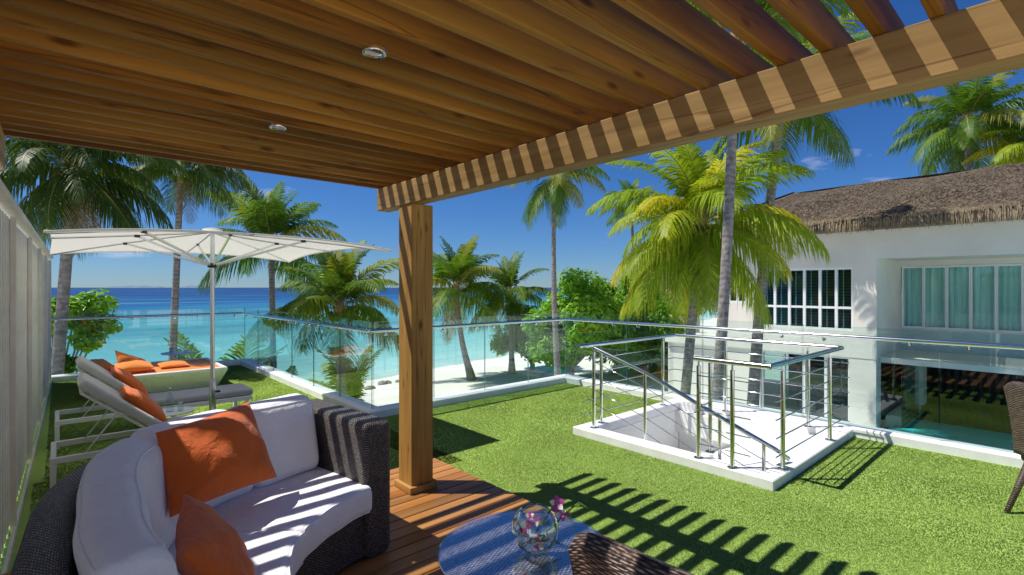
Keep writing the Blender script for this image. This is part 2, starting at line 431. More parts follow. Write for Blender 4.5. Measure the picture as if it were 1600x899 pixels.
# ================================================================== THE SETTING
TZ = -0.10                       # turf level; the deck top is z = 0
def shore(x):
    return 28.4 + .2*x - 5/(1+math.exp((x-6)*.5))
def gz(x, y):
    t = shore(x) - y
    if t < 0: return max(-9.0, -4.64 + t*.06)
    return -4.64 + 1.44*(1-math.exp(-t/9))
mb = MB()
def axis(lo, hi, n, far): return [-far, -far/6, -400] + [lo + (hi-lo)*i/n for i in range(n+1)] + [400, far/6, far]
xs = axis(-40, 110, 100, 40000); ys = axis(-40, 75, 90, 40000)
P = [[(x, y, gz(min(max(x, -300), 300), y) + .05*math.sin(x*1.3+y*.7)*math.sin(y*1.1-x*.4)) for y in ys] for x in xs]
mb.grid(P); ground = struct('beach', mb, 'sand', True)
mb = MB(); W = 60000
mb.add([(-W, -W, -4.6), (W, -W, -4.6), (W, W, -4.6), (-W, W, -4.6)], [(0, 1, 2, 3)]); struct('sea', mb, 'sea')
# low islands on the horizon
for k, (u0, u1, Dk, h) in enumerate([(172, 255, 9000, 38), (285, 330, 9000, 46)]):
    mb = MB(); pts = []
    for i in range(25):
        t = i/24; a = PD(u0+(u1-u0)*t, 450, Dk); hh = h*(math.sin(math.pi*t)**.35)*(1+.15*math.sin(t*21+k))
        pts.append([(a.x+d*.67, a.y+d*.74, -5+hh*s) for d, s in ((-150, 0), (-80, .8), (0, 1), (80, .8), (150, 0))])
    mb.grid(pts); struct('island', mb, 'island', True)

# terrace slab, turf, deck
mb = MB()
mb.box(-.6, 6.98, -3.0, 1.70, -.42, TZ-.02); mb.box(-.6, 4.52, 1.70, 3.78, -.42, TZ-.021); mb.box(6.42, 6.98, 1.70, 3.78, -.42, TZ-.021)
mb.box(-.6, 6.98, 3.78, 6.30, -.42, TZ-.02); mb.box(-.6, 3.22, 6.30, 12.55, -.42, TZ-.02)
struct('terrace_slab', mb, 'white_paint')
mb = MB()
mb.box(6.60, 6.90, -3.0, 6.2, -4.4, -.42); mb.box(-.6, 6.60, 6.0, 6.2, -5, -.42); mb.box(2.9, 3.15, 6.2, 12.5, -5, -.42); mb.box(-.6, 2.9, 12.2, 12.5, -5.5, -.42)
o = part('terrace_wall', mb, 'white_paint'); tag(o, 'white outer walls of the house below the turfed roof terrace', 'wall')
mb = MB()
def quad(mb, x0, x1, y0, y1, z): mb.add([(x0, y0, z), (x1, y0, z), (x1, y1, z), (x0, y1, z)], [(0, 1, 2, 3)])
rects = [(-.5, 2.95, 3.99, 12.2), (2.62, 4.45, -3, 6.03), (4.45, 6.72, 3.82, 6.03), (4.45, 6.72, -3, 1.68), (2.95, 2.96, 6.0, 6.03)]
for a in rects: quad(mb, *a, TZ)
struct('turf', mb, 'turf_base')
rs = np.random.default_rng(3)
vv = []; ff = []
def blades(x0, x1, y0, y1, dens, h=.013, w=.0025):
    n = int((x1-x0)*(y1-y0)*dens)
    if n <= 0: return
    x = rs.uniform(x0, x1, n); y = rs.uniform(y0, y1, n); a = rs.uniform(0, 6.283, n)
    hh = h*.62*rs.uniform(.7, 1.1, n); ln = rs.normal(0, .3, (n, 2))*hh[:, None]
    # swirls: neighbouring blades lean together
    ln[:, 0] += hh*.22*np.sin(x*5.1+y*2.3); ln[:, 1] += hh*.22*np.cos(x*2.9-y*4.7)
    ca, sa = np.cos(a)*w, np.sin(a)*w
    v = np.empty((n, 3, 3)); v[:, 0] = np.c_[x-ca, y-sa, np.full(n, TZ)]; v[:, 1] = np.c_[x+ca, y+sa, np.full(n, TZ)]
    v[:, 2] = np.c_[x+ln[:, 0], y+ln[:, 1], TZ+hh]; vv.append(v.reshape(-1, 3))
blades(2.64, 4.43, -.3, 4.0, 32000); blades(2.62, 4.43, 4.0, 6.0, 16000, .015, .0038)
blades(4.43, 6.70, -.3, 1.66, 15000, .015, .0040); blades(4.43, 6.70, 3.86, 6.0, 11000, .016, .0050)
blades(1.4, 2.62, 4.02, 6.0, 15000, .015, .0040); blades(-.17, 1.4, 4.4, 6.0, 8000, .017, .0065)
blades(-.10, 2.94, 6.0, 12.2, 6000, .018, .008)
V = np.concatenate(vv).astype(np.float32); nv = len(V)
me = bpy.data.meshes.new('turf_blades'); me.vertices.add(nv); me.vertices.foreach_set('co', V.ravel())
me.loops.add(nv); me.loops.foreach_set('vertex_index', np.arange(nv, dtype=np.int32))
me.polygons.add(nv//3); me.polygons.foreach_set('loop_start', np.arange(0, nv, 3, dtype=np.int32))
me.polygons.foreach_set('loop_total', np.full(nv//3, 3, dtype=np.int32)); me.materials.append(MATS['turf_blade']); me.update(calc_edges=True); me.validate()
tag(link('artificial_grass', me), 'short bright green artificial grass covering the terrace', 'grass', kind='stuff')

# timber deck: every board its own piece
mb = MB(); mb.box(-.5, 2.60, -.6, 3.97, TZ-.015, -.034); deck = struct('deck', mb, 'dark_interior')
pitch = .113
bmesh_ = bevel(MB().box(-1.555, 1.555, -.0525, .0525, -.028, 0).mesh('board', 'deck_wood'), .004)
for i in range(38):
    y = 3.995 - .0525 - i*pitch
    o = link('board', bmesh_, deck, (1.065, y, 0)); o.location.z = rnd.uniform(-.0015, .0015)

# parapet kerbs (one low wall round the edge)
mb = MB(); KZ = -.005
kerb = thing('parapet_kerb', 'low white painted kerb running round the edge of the turf terrace', 'kerb', (3, 6, TZ))
part('kerb_length', MB().box(6.72, 6.97, -3, 6.28, TZ-.02, KZ), 'kerb_paint', kerb, bev=.008)
part('kerb_length', MB().box(2.951, 6.717, 6.03, 6.279, TZ-.02, KZ-.002), 'kerb_paint', kerb, bev=.008)
part('kerb_length', MB().box(2.949, 3.20, 6.283, 12.47, TZ-.02, KZ-.001), 'kerb_paint', kerb, bev=.008)
part('kerb_length', MB().box(-.45, 2.945, 12.2, 12.469, TZ-.02, KZ), 'kerb_paint', kerb, bev=.008)

# glass balustrade along the kerb
bal = thing('glass_balustrade', 'frameless glass balustrade with steel handrail along the terrace edge', 'balustrade', (3, 6, KZ))
GT, RZ = 1.13, 1.03
def run(p, q, n, inward, gap=.012):
    p, q = Vector(p), Vector(q); d = (q-p)/n; t = d.normalized(); inw = Vector(inward)
    for i in range(n):
        a = p + d*i + t*gap/2; b = p + d*(i+1) - t*gap/2
        m = MB().bar((a.x, a.y, (KZ+GT)/2), (b.x, b.y, (KZ+GT)/2), .012, GT-KZ+.03)
        m.mi[0] = m.mi[1] = m.mi[5] = m.mi[4] = 1
        part('glass_panel', m, ['glass_panel', 'glass_edge'], bal)
        for s in (.18, .82):
            c = a + (b-a)*s; cz = RZ-.035
            m = MB(); m.tube([Vector((c.x, c.y, cz-.02))+inw*.004, Vector((c.x, c.y, cz-.02))+inw*.022], .021, 14)
            m.tube([Vector((c.x, c.y, cz-.02))+inw*.02, Vector((c.x, c.y, cz-.02))+inw*.055, Vector((c.x, c.y, cz+.015))+inw*.07], .007, 6)
            autosmooth(part('bracket', m, 'steel', bal))
    # rim of each panel shows as a thin green line
run((6.86, -3.0, 0), (6.86, 6.14, 0), 7, (-1, 0, 0)); run((6.86, 6.16, 0), (3.08, 6.16, 0), 4, (0, -1, 0))
run((3.07, 6.17, 0), (3.07, 12.34, 0), 6, (-1, 0, 0)); run((3.07, 12.35, 0), (-.25, 12.35, 0), 3, (0, -1, 0))
for a, b in [((6.79, -3, RZ), (6.79, 6.09, RZ)), ((6.79, 6.09, RZ), (3.0, 6.09, RZ)), ((3.0, 6.09, RZ), (3.0, 12.28, RZ)), ((3.0, 12.28, RZ), (-.25, 12.28, RZ))]:
    autosmooth(part('handrail', MB().tube([a, b], .023, 16), 'steel', bal))

# slatted fence on the left
fen = thing('slatted_fence', 'tall pale fence of upright boards along the left edge of the terrace', 'fence', (-.3, 4, TZ))
F0, F1 = Vector((-.335, 1.0, 0)), Vector((-.157, 12.2, 0)); fd = (F1-F0).normalized(); fn = Vector((fd.y, -fd.x, 0)); FL = (F1-F0).length
nb = 140
for i in range(nb):
    c = F0 + fd*((i+.5)*FL/nb); ww = FL/nb*.43
    th = .010 + .007*(i % 2)
    me = MB().obox(Vector((0, 0, 1.09)), fd*ww, fn*th, Vector((0, 0, 1.07))).mesh('fence_board', 'fence_paint')
    bevel(me, .003); link('fence_board', me, fen, Vector((c.x, c.y, TZ+.02)) - fen.location)
for k in range(7):
    c = F0 + fd*(.3+k*(FL-.4)/6); part('fence_post', MB().obox(Vector((c.x, c.y, 1.0))+fn*.035, fd*.03, fn*.014, Vector((0, 0, 1.09))), 'fence_cap', fen)
m = MB(); m.bar(F0+Vector((0, 0, 2.13))+fn*.02, F1+Vector((0, 0, 2.13))+fn*.02, .11, .035); part('fence_cap', m, 'fence_cap', fen, bev=.004)
m = MB(); m.bar(F0+Vector((0, 0, TZ+.03))+fn*.045, F1+Vector((0, 0, TZ+.03))+fn*.045, .02, .05); part('base_rail', m, 'fence_cap', fen)

# ================================================================== PERGOLA
per = thing('pergola', 'timber slatted pergola over the deck on a square wooden post', 'pergola', (2.13, 3.52, 0))
BZ0, BZ1 = 2.255, 2.44
part('post', MB().box(2.03, 2.225, 3.415, 3.62, 0, BZ0+.0), 'pine_post', per, bev=.006)
m = MB().box(2.003, 2.252, 3.388, 3.647, 0.001, .055); part('plinth', m, 'pine_beam', per, bev=.004)
part('beam', MB().box(2.02, 2.14, -1.2, 3.975, BZ0, BZ1), 'pine_beam', per, bev=.005)
part('beam', MB().box(-.355, -.225, -1.2, 3.975, BZ0, BZ1), 'pine_beam', per, bev=.005)
for px in (2.03, -.36): part('post', MB().box(px, px+.195, -1.2, -1.0, 0, BZ0), 'pine_post', per, bev=.006)
sm = bevel(MB().box(-1.50, 1.50, -.0185, .0185, 0, .128).mesh('slat', 'pine'), .003)
per_l = per.location; SP = .1525
slats = []
for i in range(33):
    y = 3.935 - i*SP
    o = link('slat', sm, per, Vector((1.0 + rnd.uniform(-.004, .004), y + rnd.uniform(-.003, .003), BZ1+.001)) - per_l); slats.append((o, y))
# two recessed downlights clipped under the slats
for u, v in ((585, 85), (434, 201)):
    D = FPX*(2.435-1.6)/(450-v); p = PD(u, v, D)
    ring = MB().lathe([(.030, 0), (.040, -.006), (.043, 0), (.043, .012)], (p.x, p.y, 2.437), 20)
    o = part('downlight', ring, 'steel', per, True)
    part('lens', MB().lathe([(.0005, .004), (.031, .004)], (p.x, p.y, 2.437), 20), 'lamp_lens', o)

# ================================================================== STAIRWELL
wl = thing('stairwell', 'white walled stair opening in the turf with a low raised kerb', 'stairwell', (4.42, 1.65, TZ))
X0, X1, Y0, Y1, WZ = 4.42, 6.71, 1.65, 3.86, -.012
part('kerb_side', MB().box(X0, X0+.19, Y0, Y1, TZ-.02, WZ), 'kerb_paint', wl, bev=.008)
part('kerb_side', MB().box(X1-.22, X1, Y0, Y1, TZ-.02, WZ-.001), 'kerb_paint', wl, bev=.008)
part('kerb_side', MB().box(X0+.192, X1-.222, Y0, Y0+.15, TZ-.02, WZ-.002), 'kerb_paint', wl, bev=.008)
part('kerb_side', MB().box(X0+.192, X1-.222, Y1-.17, Y1, TZ-.02, WZ-.002), 'kerb_paint', wl, bev=.008)
part('inner_wall', MB().box(X0+.07, X0+.17, Y0+.15, Y1-.16, -3.2, TZ-.03), 'white_paint', wl)
part('inner_wall', MB().box(X1-.20, X1-.10, Y0+.15, Y1-.16, -3.2, TZ-.03), 'white_paint', wl)
part('inner_wall', MB().box(X0+.17, X1-.20, Y1-.152, Y1-.05, -3.2, TZ-.03), 'white_paint', wl)
part('inner_wall', MB().box(X0+.17, X1-.20, Y0+.05, Y0+.148, -3.2, TZ-.03), 'white_paint', wl)
part('floor', MB().box(X0+.07, X1-.10, Y0+.05, Y1-.05, -3.3, -3.2), 'white_paint', wl)
# curved inner drum wall with the stair winding down inside it
cx, cy = 5.55, 2.55
for i in range(14):
    a0 = R(150 + i*16); a1 = R(150 + (i+1)*16); zt = -.22 - i*.19
    P_ = [(cx + r*math.cos(a), cy + r*math.sin(a)*.85, z) for r, a, z in ((.25, a0, zt), (.88, a0, zt), (.88, a1, zt), (.25, a1, zt))]
    vs = P_ + [(x, y, z-.19) for x, y, z in P_]
    part('step', MB().add(vs, [(0, 1, 2, 3), (7, 6, 5, 4), (0, 4, 5, 1), (1, 5, 6, 2), (2, 6, 7, 3), (3, 7, 4, 0)]), 'white_paint', wl)
G = []
for i in range(13):
    t = i/12; y = 1.80 + 1.55*t; zf = -.07 - .62*t**1.5
    G.append([(x_, y, zf - .10*math.sin(math.pi*k_/8)*t) for k_, x_ in enumerate([X0+.36 + (X1-.205-X0-.36)*k/8 for k in range(9)])])
m = MB(); m.grid(G); m.grid([[(p[0], p[1], p[2]-.12) for p in reversed(r)] for r in G]); m.grid([[G[i][0] for i in range(13)], [(G[i][0][0], G[i][0][1], -1.6) for i in range(13)]])
m.grid([[(x_, 3.35, G[12][k][2]) for k, x_ in enumerate([g[0] for g in G[12]])], [(g[0], 3.35, -1.6) for g in G[12]]])
part('sloping_flank', m, 'white_paint', wl, True)
rl = thing('stair_railing', 'stainless steel cable railing round the stair opening', 'railing', (4.5, 1.7, WZ))
RT = .93
loop = [(4.40, 3.74, RT), (6.45, 3.735, RT), (6.45, 1.70, RT), (4.46, 1.70, RT), (4.46, 2.36, RT)]
for a, b in zip(loop[:-1], loop[1:]):
    a, b = Vector(a), Vector(b); t = (b-a).normalized()*.012
    autosmooth(part('top_rail', MB().tube([a-t, b+t], .024, 16), 'steel', rl))
posts = [(4.56, 3.66), (4.80, 3.74), (6.15, 3.735), (4.49, 2.35), (4.47, 2.02), (4.77, 1.705), (6.05, 1.70), (6.45, 2.03), (6.45, 3.0), (4.74, 2.36)]
for x, y in posts:
    m = MB().tube([(x, y, WZ), (x, y, WZ+.006)], .045, 16); m.tube([(x, y, WZ), (x, y, RT-.07)], .0195, 14); m.tube([(x, y, RT-.075), (x, y, RT-.01)], .009, 8)
    autosmooth(part('post', m, 'steel', rl))
def cable(p, q, r=.006): part('cable', MB().tube([p, q], r, 6), 'steel', rl, True)
for z in (.13, .29, .45, .61, .77):
    cable((4.50, 3.735, z), (6.45, 3.735, z)); cable((6.44, 3.735, z), (6.44, 1.62, z)); cable((6.55, 1.70, z), (4.60, 1.70, z)); cable((4.465, 1.86, z), (4.475, 2.36, z))
# hand rail following the stair down
path = [(4.57, 3.68, RT-.02), (4.62, 3.02, .70), (4.66, 2.36, .42), (4.74, 1.98, .24), (4.86, 1.80, .12), (5.0, 1.74, .02)]
pp = []
for i in range(len(path)-1):
    a, b = Vector(path[i]), Vector(path[i+1]); pp += [a.lerp(b, t/4) for t in range(4)]
pp.append(Vector(path[-1]))
autosmooth(part('stair_handrail', MB().tube(pp, .021, 12), 'steel', rl), 60)
for x, y, zt in ((4.62, 3.02, .68), (4.69, 2.24, .36), (4.80, 1.88, .16)):
    autosmooth(part('baluster', MB().tube([(x, y, -.55), (x, y, zt)], .0165, 12), 'steel', rl))
for dz in (.16, .32, .48, .64): part('cable', MB().tube([p - Vector((0, 0, dz)) for p in pp[::2]], .0045, 6), 'steel', rl, True)
m = MB(); vs = [(4.68, 3.3, -.10), (4.70, 2.3, -.16), (4.70, 2.3, -.80), (4.68, 3.3, -.70)]
vs2 = [(x+.012, y, z) for x, y, z in vs]
m.add(vs+vs2, [(0, 1, 2, 3), (7, 6, 5, 4), (0, 4, 5, 1), (1, 5, 6, 2), (2, 6, 7, 3), (3, 7, 4, 0)])
part('glass_guard', m, 'guard_glass', rl)

# ================================================================== SOFA
SC = Vector((1.5, 1.9, 0))
def polar(a, r, z): return (SC.x + r*math.cos(R(a)), SC.y + r*math.sin(R(a)), z)
def bulge(a): return .10*math.exp(-((a-134)/17)**2) - .14/(1+math.exp(-(a-160)/5))
def rrect(r0, r1, z0, z1, rad, n=5):
    out = []
    for cxx, czz, s in ((r1-rad, z1-rad, 0), (r0+rad, z1-rad, 90), (r0+rad, z0+rad, 180), (r1-rad, z0+rad, 270)):
        for k in range(n+1):
            a = R(s + 90*k/n); out.append((cxx+rad*math.cos(a), czz+rad*math.sin(a)))
    # extra points along long sides
    res = []
    for i, p in enumerate(out):
        q_ = out[(i+1) % len(out)]; res.append(p); L = math.hypot(q_[0]-p[0], q_[1]-p[1])
        k = int(L/.08)
        for j in range(1, k+1): res.append((p[0]+(q_[0]-p[0])*j/(k+1), p[1]+(q_[1]-p[1])*j/(k+1)))
    return res
def sweep(a0, a1, prof, n, endr=0.0, fn=None):
    """profile (r,z) swept over an angle, with rounded ends of radius endr (metres)"""
    rc = sum(p[0] for p in prof)/len(prof); zc = (min(p[1] for p in prof)+max(p[1] for p in prof))/2
    r_mid = rc; hw = (max(p[0] for p in prof)-min(p[0] for p in prof))/2; hh = (max(p[1] for p in prof)-min(p[1] for p in prof))/2
    da = math.degrees(endr/r_mid) if endr else 0; st = []
    if endr:
        for k in range(6): t = R(90*k/5); st.append((a0 + da*(1-math.sin(t)), endr*(1-math.cos(t))))
        st = [(a0 + da*(1-math.cos(R(90*(k)/5))), endr*(1-math.sin(R(90*k/5)))) for k in range(6)]
    else: st = [(a0, 0)]
    for k in range(1, n): st.append((a0+da + (a1-a0-2*da)*k/n, 0))
    st += [(a0+a1-a, e) for a, e in reversed(st[:6 if endr else 1])]
    G = []
    for a, e in st:
        row = []
        for r, z in prof:
            fr = (hw-e)/hw; fz = (hh-e)/hh; rr = rc+(r-rc)*fr; zz = zc+(z-zc)*fz
            if fn: rr, zz, a_ = fn(rr, zz, a)
            else: a_ = a
            rr += bulge(a)*min(1, max(0, (rr-.85)/.7))
            row.append(polar(a_, rr, zz))
        G.append(row)
    m = MB(); m.grid(G, closed_v=True)
    b = len(prof); nrow = len(G)
    m.add(G[0], [tuple(range(b))], [[(p[0]*1.0, p[2]) for p in G[0]]]); m.add(G[-1], [tuple(range(b-1, -1, -1))], [[(p[0], p[2]) for p in reversed(G[-1])]])
    return m
sofa = thing('curved_sofa', 'curved dark wicker sofa with thick white cushions on the deck', 'sofa', (.5, 3.0, 0))
A_ARM = 94.0; A_END = 212.0
part('base', sweep(A_ARM+5, A_END, rrect(.88, 1.60, .02, .285, .015), 40), 'wicker_dark', sofa, True)
part('backrest', sweep(A_ARM+5, A_END, rrect(1.615, 1.75, .02, .80, .05), 44), 'wicker_dark', sofa, True)
# arm: straight radial panel, rounded over the top
ad = Vector((math.cos(R(A_ARM+2)), math.sin(R(A_ARM+2)), 0)); an = Vector((-ad.y, ad.x, 0))
prof = rrect(-.095, .095, .012, .80, .035)
G = []
for k, (t, e) in enumerate([(.86, .03), (.866, .012), (.88, 0)] + [(.88+.86*i/9, 0) for i in range(1, 10)] + [(1.755, .012), (1.76, .03)]):
    G.append([SC + ad*t + an*(r*(1-e/.095)) + Vector((0, 0, .012+(z-.012)*(1-e/.79))) for r, z in prof])
m = MB(); m.grid(G, closed_v=True)
def uvp(row): return [(p[0]+p[1], p[2]) for p in row]
m.add(G[0], [tuple(range(len(prof)))], [uvp(G[0])]); m.add(G[-1], [tuple(range(len(prof)-1, -1, -1))], [uvp(list(reversed(G[-1])))])
autosmooth(part('armrest', m, 'wicker_dark', sofa), 50)
def puff(seed, amp=.012):
    rr_ = random.Random(seed); ph = [rr_.uniform(0, 6.28) for _ in range(6)]
    def f(r, z, a):
        w_ = math.sin(a*.16+ph[0])*math.sin(r*6+ph[1]) + .5*math.sin(a*.42+ph[2]+z*5) + .5*math.sin(z*14+ph[3]+a*.1)
        return r + amp*w_*.5, z + amp*w_*.5, a
    return f
for a0, a1, sd in ((100.2, 139, 1), (139.4, 178, 2), (178.4, 211, 3)):
    o = part('seat_cushion', sweep(a0, a1, rrect(.825, 1.60, .285, .445, .045, 6), 26, .016, puff(sd, .005)), 'white_fabric', sofa, True)
    SEATS = globals().setdefault('SEATS', []); SEATS.append((o, a0, a1, puff(sd, .005)))
def lean(seed, z0, lean_, amp=.02):
    g = puff(seed, amp)
    def f(r, z, a):
        r, z, a = g(r, z, a); return r + (z-z0)*lean_, z, a
    return f
for a0, a1, zt, sd in ((101, 119.0, .90, 5), (119.3, 138.5, .90, 6), (139, 192, .90, 7)):
    o = part('back_cushion', sweep(a0, a1, rrect(1.31, 1.53, .44, zt, .07, 6), 22 if a1-a0 < 30 else 40, .05, lean(sd, .45, .20, .006)), 'white_fabric', sofa, True)
    BACKS = globals().setdefault('BACKS', []); BACKS.append((o, a0, a1, zt, lean(sd, .45, .20, .006)))

def piping(o, a0, a1, r, z, fn, mat, n=40):
    pts = []
    for i in range(n+1):
        a = a0 + (a1-a0)*i/n; rr, zz, a = fn(r, z, a); rr += bulge(a)*min(1, max(0, (rr-.85)/.7)); pts.append(polar(a, rr, zz))
    part('piping', MB().tube(pts, .0042, 6), mat, o, True)
def pillow(name, corners, thick, mat, label, cat='cushion', group=None, seed=1, n=22, sq=.05):
    c = [Vector(p) for p in corners]; ctr = sum(c, Vector())/4
    nor = (c[1]-c[0]).cross(c[3]-c[0]).normalized(); rr_ = random.Random(seed); ph = [rr_.uniform(0, 6.28) for _ in range(5)]
    G = [[], []]
    for sgn in (0, 1):
        for i in range(n+1):
            row = []
            for j in range(n+1):
                s, t = i/n, j/n
                s_ = .5 - .5*math.cos(math.pi*s); t_ = .5 - .5*math.cos(math.pi*t)
                a, b = 2*s_-1, 2*t_-1
                a2 = a*(1 - sq*(1-b*b)); b2 = b*(1 - sq*(1-a*a))   # edges draw in between the corners
                s2, t2 = (a2+1)/2, (b2+1)/2
                p = c[0]*(1-s2)*(1-t2) + c[1]*s2*(1-t2) + c[2]*s2*t2 + c[3]*(1-s2)*t2
                h = thick/2*max(0, (1-abs(a)**2.6))**.55*max(0, (1-abs(b)**2.6))**.55
                wr = .06*math.sin(a*5+ph[0]+b*2)*math.sin(b*4+ph[1]) + .035*math.sin(a*11+ph[2])*math.sin(b*9+ph[3]) + .05*math.sin(9*math.atan2(a, b)+ph[4])*(a*a+b*b)*.5
                row.append(p + nor*(h*(1+wr*2))*(1 if sgn else -1))
            G[sgn].append(row)
    m = MB(); m.grid(G[1]); m.grid([list(reversed(r)) for r in G[0]])
    off = min(c, key=lambda p: p.z)
    o = link(name, m.mesh(name, mat, True, (ctr.x, ctr.y, off.z)), None, (ctr.x, ctr.y, off.z))
    return tag(o, label, cat, group)
for o, a0, a1, f_ in SEATS:
    piping(o, a0+1, a1-1, .825+.012, .445-.012, f_, 'white_fabric'); piping(o, a0+1, a1-1, .825+.012, .285+.012, f_, 'white_fabric')
for o, a0, a1, zt, f_ in BACKS:
    piping(o, a0+2.2, a1-2.2, 1.31+.020, zt-.020, f_, 'white_fabric'); piping(o, a0+2.2, a1-2.2, 1.53-.020, zt-.020, f_, 'white_fabric')
pillow('throw_pillow', [PD(265, 810, 2.18), PD(433, 746, 2.70), PD(389, 628, 2.86), PD(243, 677, 2.32)], .19, 'orange_fabric', 'large orange throw pillow leaning on the white sofa cushions', seed=2)
pillow('throw_pillow', [polar(183, 1.02, .46), polar(158, 1.02, .46), polar(158, 1.22, .78), polar(183, 1.22, .78)], .17, 'orange_fabric', 'orange throw pillow cut off by the bottom edge of the photo', seed=4)

# ================================================================== COFFEE TABLE
TC = Vector((1.54, 1.62, 0)); TR = .38; TH = .43
tb = thing('coffee_table', 'round wicker coffee table with a glass top on the deck', 'table', (TC.x, TC.y, 0))
part('drum', MB().lathe([(.31, .0), (.32, .02), (TR-.02, TH-.03), (TR, TH-.012), (TR-.004, TH-.003)], TC, 64), 'wicker_dark', tb, True)
m = MB(); G = [[(TC.x + TR*a*math.sqrt(max(0, 1-b*b/2)), TC.y + TR*b*math.sqrt(max(0, 1-a*a/2)), TH-.003) for b in [j/10-1 for j in range(21)]] for a in [i/10-1 for i in range(21)]]
m.grid(G); part('woven_top', m, 'wicker_top', tb, True)
part('glass_top', MB().lathe([(.0005, TH+.009), (TR+.004, TH+.009), (TR+.008, TH+.006), (TR+.008, TH+.002), (TR+.004, TH), (.0005, TH)], TC, 64), 'table_glass', tb)
# glass bowl and orchids
vb = PZ(836, 862, TH+.01); VR = .104
bowl = thing('glass_bowl', 'round clear glass bowl vase on the coffee table', 'vase', vb)
pr = [(VR*math.sin(R(t)), VR*.98*(1-math.cos(R(t)))) for t in range(16, 148, 8)]
inner = [(max(.002, r-.003), max(.006, z)) for r, z in reversed(pr)]
part('bowl', MB().lathe([(.001, 0.0)] + pr + inner + [(.001, .007)], vb, 40), 'glass_clear', bowl, True)
orch = thing('orchid_spray', 'purple and white orchid spray with green leaves in the glass bowl', 'flowers', vb + Vector((0, 0, .01)))
rg_ = random.Random(5)
def stem(pts, r=.0032): part('stem', MB().tube([b0+(q_-b0)*1.15 for q_ in pts], r, 5), 'orchid_leaf', orch, True)
def leaf(p, d, L, w_, nrm=Vector((0, 0, 1))):
    d = Vector(d).normalized(); sd = d.cross(nrm).normalized(); G = []
    for i in range(7):
        t = i/6; ww = w_*math.sin(math.pi*min(.98, t*.93+.05))**.8; c = p + d*L*t - Vector((0, 0, .35*L*t*t)); G.append([c-sd*ww+Vector((0, 0, .3*ww)), c, c+sd*ww+Vector((0, 0, .3*ww))])
    part('leaf', MB().grid(G), 'orchid_leaf', orch, True)
def flower(p, s, face):
    face = Vector(face).normalized(); a = face.orthogonal().normalized(); b = face.cross(a)
    for k in range(5):
        t = 2*math.pi*k/5 + rg_.uniform(-.2, .2); d = a*math.cos(t) + b*math.sin(t); sd = face.cross(d); G = []
        for i in range(5):
            q_ = i/4; ww = s*.42*math.sin(math.pi*min(.97, q_*.85+.12)); c = p + d*s*q_ + face*s*.25*q_*q_; G.append([c-sd*ww, c+face*.1*ww, c+sd*ww])
        part('petal', MB().grid(G), 'petal_white' if k in (1, 4) else 'petal_purple', orch, True)
    part('petal', MB().lathe([(.001, 0), (s*.22, s*.15), (s*.12, s*.4), (.001, s*.5)], p, 8), 'petal_purple', orch, True)
rt = Vector((SA, -CA, 0)); fw = Vector((CA, SA, 0)); up = Vector((0, 0, 1))
b0 = vb + Vector((0, 0, .02))
stem([b0 - rt*.04, b0 + up*.05, b0 + rt*.05 + up*.12, b0 + rt*.085 + up*.18])
stem([b0 + rt*.0, b0 + rt*.06 + up*.06, b0 + rt*.10 + up*.11, b0 + rt*.15 + up*.155, b0 + rt*.17 + up*.17])
stem([b0 - rt*.05 + up*.01, b0 + up*.03, b0 + rt*.05 + up*.06])
for p, s, f_ in [(rt*.085+up*.165, .026, (-.6, -.6, .5)), (rt*.095+up*.135, .024, (-.8, -.3, .4)), (rt*.112+up*.12, .02, (-.3, -.9, .2)), (-rt*.03+up*.075, .024, (-.6, -.7, .4)), (-rt*.045+up*.055, .02, (-.7, -.6, .2)), (rt*.0+up*.10, .02, (-.6, -.6, .5)), (rt*.01+up*.012, .026, (-.6, -.7, .6)), (-rt*.02+up*.115, .016, (-.5, -.5, .7))]:
    flower(b0+p*1.15, s*1.3, f_)
for p, d, L, w_ in [(rt*.10+up*.16, rt+up*.9, .05, .009), (rt*.13+up*.15, rt*.3-up*1, .075, .016), (rt*.15+up*.155, rt*1+up*.3, .05, .010), (rt*.165+up*.17, rt-up*.2, .035, .008), (-rt*.05+up*.03, -rt*.2+up*1, .10, .018), (rt*.02+up*.02, rt*.6+up*.9, .11, .013), (rt*.01+up*.08, rt*.6-fw*.3+up*.4, .06, .018), (-rt*.03+up*.01, rt*1+up*.35, .12, .010), (rt*.07+up*.15, -rt*.8+up*.7, .05, .008)]:
    leaf(b0+p*1.12, d, L*1.35, w_*1.7)

